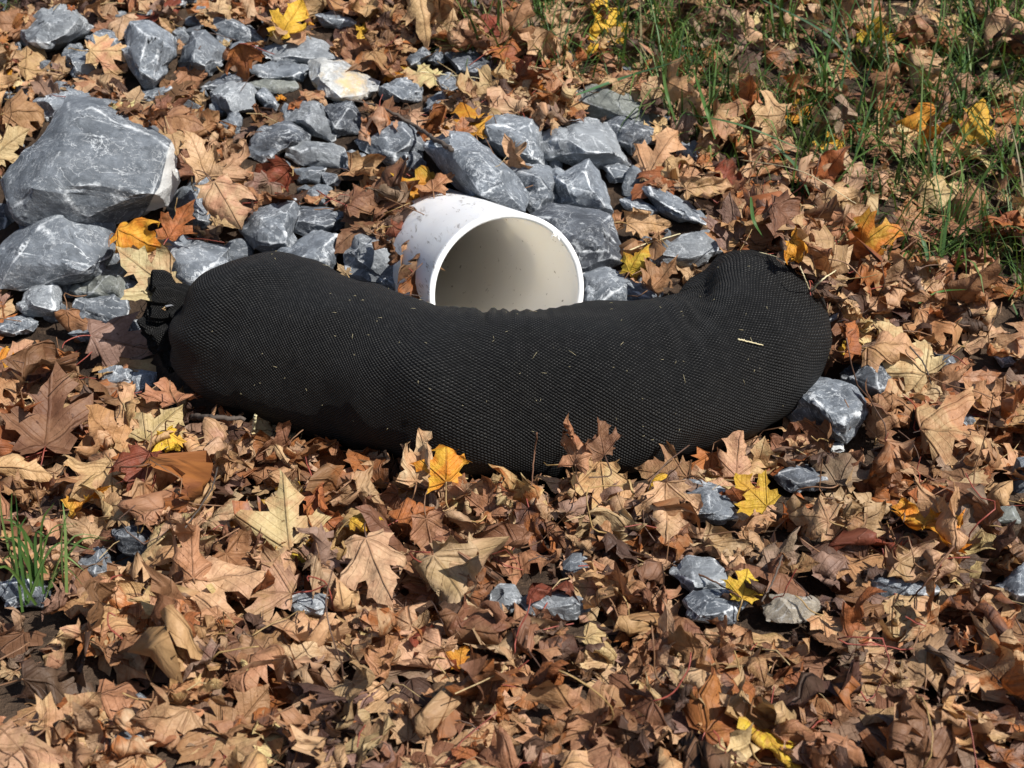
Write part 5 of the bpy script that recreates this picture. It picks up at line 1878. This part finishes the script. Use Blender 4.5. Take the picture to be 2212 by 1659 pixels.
stick('twig', 'red stem lying on the grass right of the orange leaf', 'twig', [(1945, 545), (1990, 510, .01), (2040, 475)], 0.0012, 0.0010, M['bark_brown'], TW)
stick('twig', 'fine stem lying over leaves at the lower left', 'twig', [(230, 1010), (310, 1005, .01), (400, 985)], 0.0010, 0.0008, M['bark_brown'], TW)
SG = 'pale straws'
stick('straw', 'short pale straw lying on the right part of the sock', 'straw', [(1594, 733), (1620, 739), (1648, 746)], 0.0013, 0.0007, M['straw'], SG, lift=0.003)
stick('straw', 'thin pale straw sticking out right of the sock, longer of two', 'straw', [(1752, 628), (1778, 603, .02), (1806, 584, .02)], 0.0013, 0.0009, M['straw'], SG)
stick('straw', 'thin pale straw right of the sock, shorter left one', 'straw', [(1748, 625), (1738, 600, .015), (1728, 575, .015)], 0.0010, 0.0008, M['straw'], SG)
stick('straw', 'fine straw curved along the top of the sock hump', 'straw', [(1640, 545), (1670, 553), (1697, 567)], 0.0008, 0.0006, M['straw'], SG, lift=0.002)
stick('straw', 'long straw across the dark stone under the grass edge', 'straw', [(905, 155), (980, 163, .01), (1110, 178)], 0.0012, 0.0009, M['straw'], SG)
stick('straw', 'pale broken stick standing below the left half of the sock', 'straw', [(552, 895, .02), (550, 912, .015), (546, 932)], 0.0022, 0.0020, M['straw'], SG)
stick('straw', 'thin straw in leaves right of the pale stone', 'straw', [(1350, 545), (1400, 525, .01), (1470, 505)], 0.0010, 0.0008, M['straw'], SG)
stick('straw', 'long fine straw through the grass above the hump', 'straw', [(1600, 345), (1730, 370, .02), (1850, 440)], 0.0008, 0.0006, M['straw'], SG)

# fine stems and needles strewn through the litter
def stems():
    rg = np.random.default_rng(4)
    Vs, Fs, Cs, cnt = [], [], [], 0
    for _ in range(900):
        x, y = rg.uniform(-1.3, 1.3), rg.uniform(-0.85, 1.5)
        iy, ix = hidx(np.array([x]), np.array([y]))
        z = H[iy[0], ix[0]]
        p = np.array([x, y, z + 0.003])
        px, py, zz = project(p[None])
        if 0 < px[0] < 2212 and 0 < py[0] < 1659 and SOLID[int(py[0] / ZR), int(px[0] / ZR)] < 90:
            continue
        a = rg.uniform(0, 6.28)
        d = np.array([math.cos(a), math.sin(a), rg.normal(0, 0.25) + (0.35 * math.sin(a) if y > 0.05 else 0)])
        L = rg.uniform(0.02, 0.075)
        k = rg.normal(0, 0.15, 3) * L
        v, f = tube([p - d * L / 2, p + k * 0.5 + [0, 0, 0.004], p + d * L / 2], rg.uniform(0.0004, 0.0009), 4, False)
        Vs.append(v)
        Fs += [[q + cnt for q in ff] for ff in f]
        cnt += len(v)
        Cs.append(C4([(.24, .13, .07), (.28, .07, .05), (.45, .34, .18), (.08, .05, .04)][rg.integers(0, 4)], len(v)))
    o = mesh_object('stem_litter', np.vstack(Vs), Fs, M['stalk'], attrs={'col1': ('FLOAT_COLOR', np.vstack(Cs))})
    tag(o, 'loose leaf stalks and fine stems strewn over the litter', 'stems', kind='stuff')


stems()
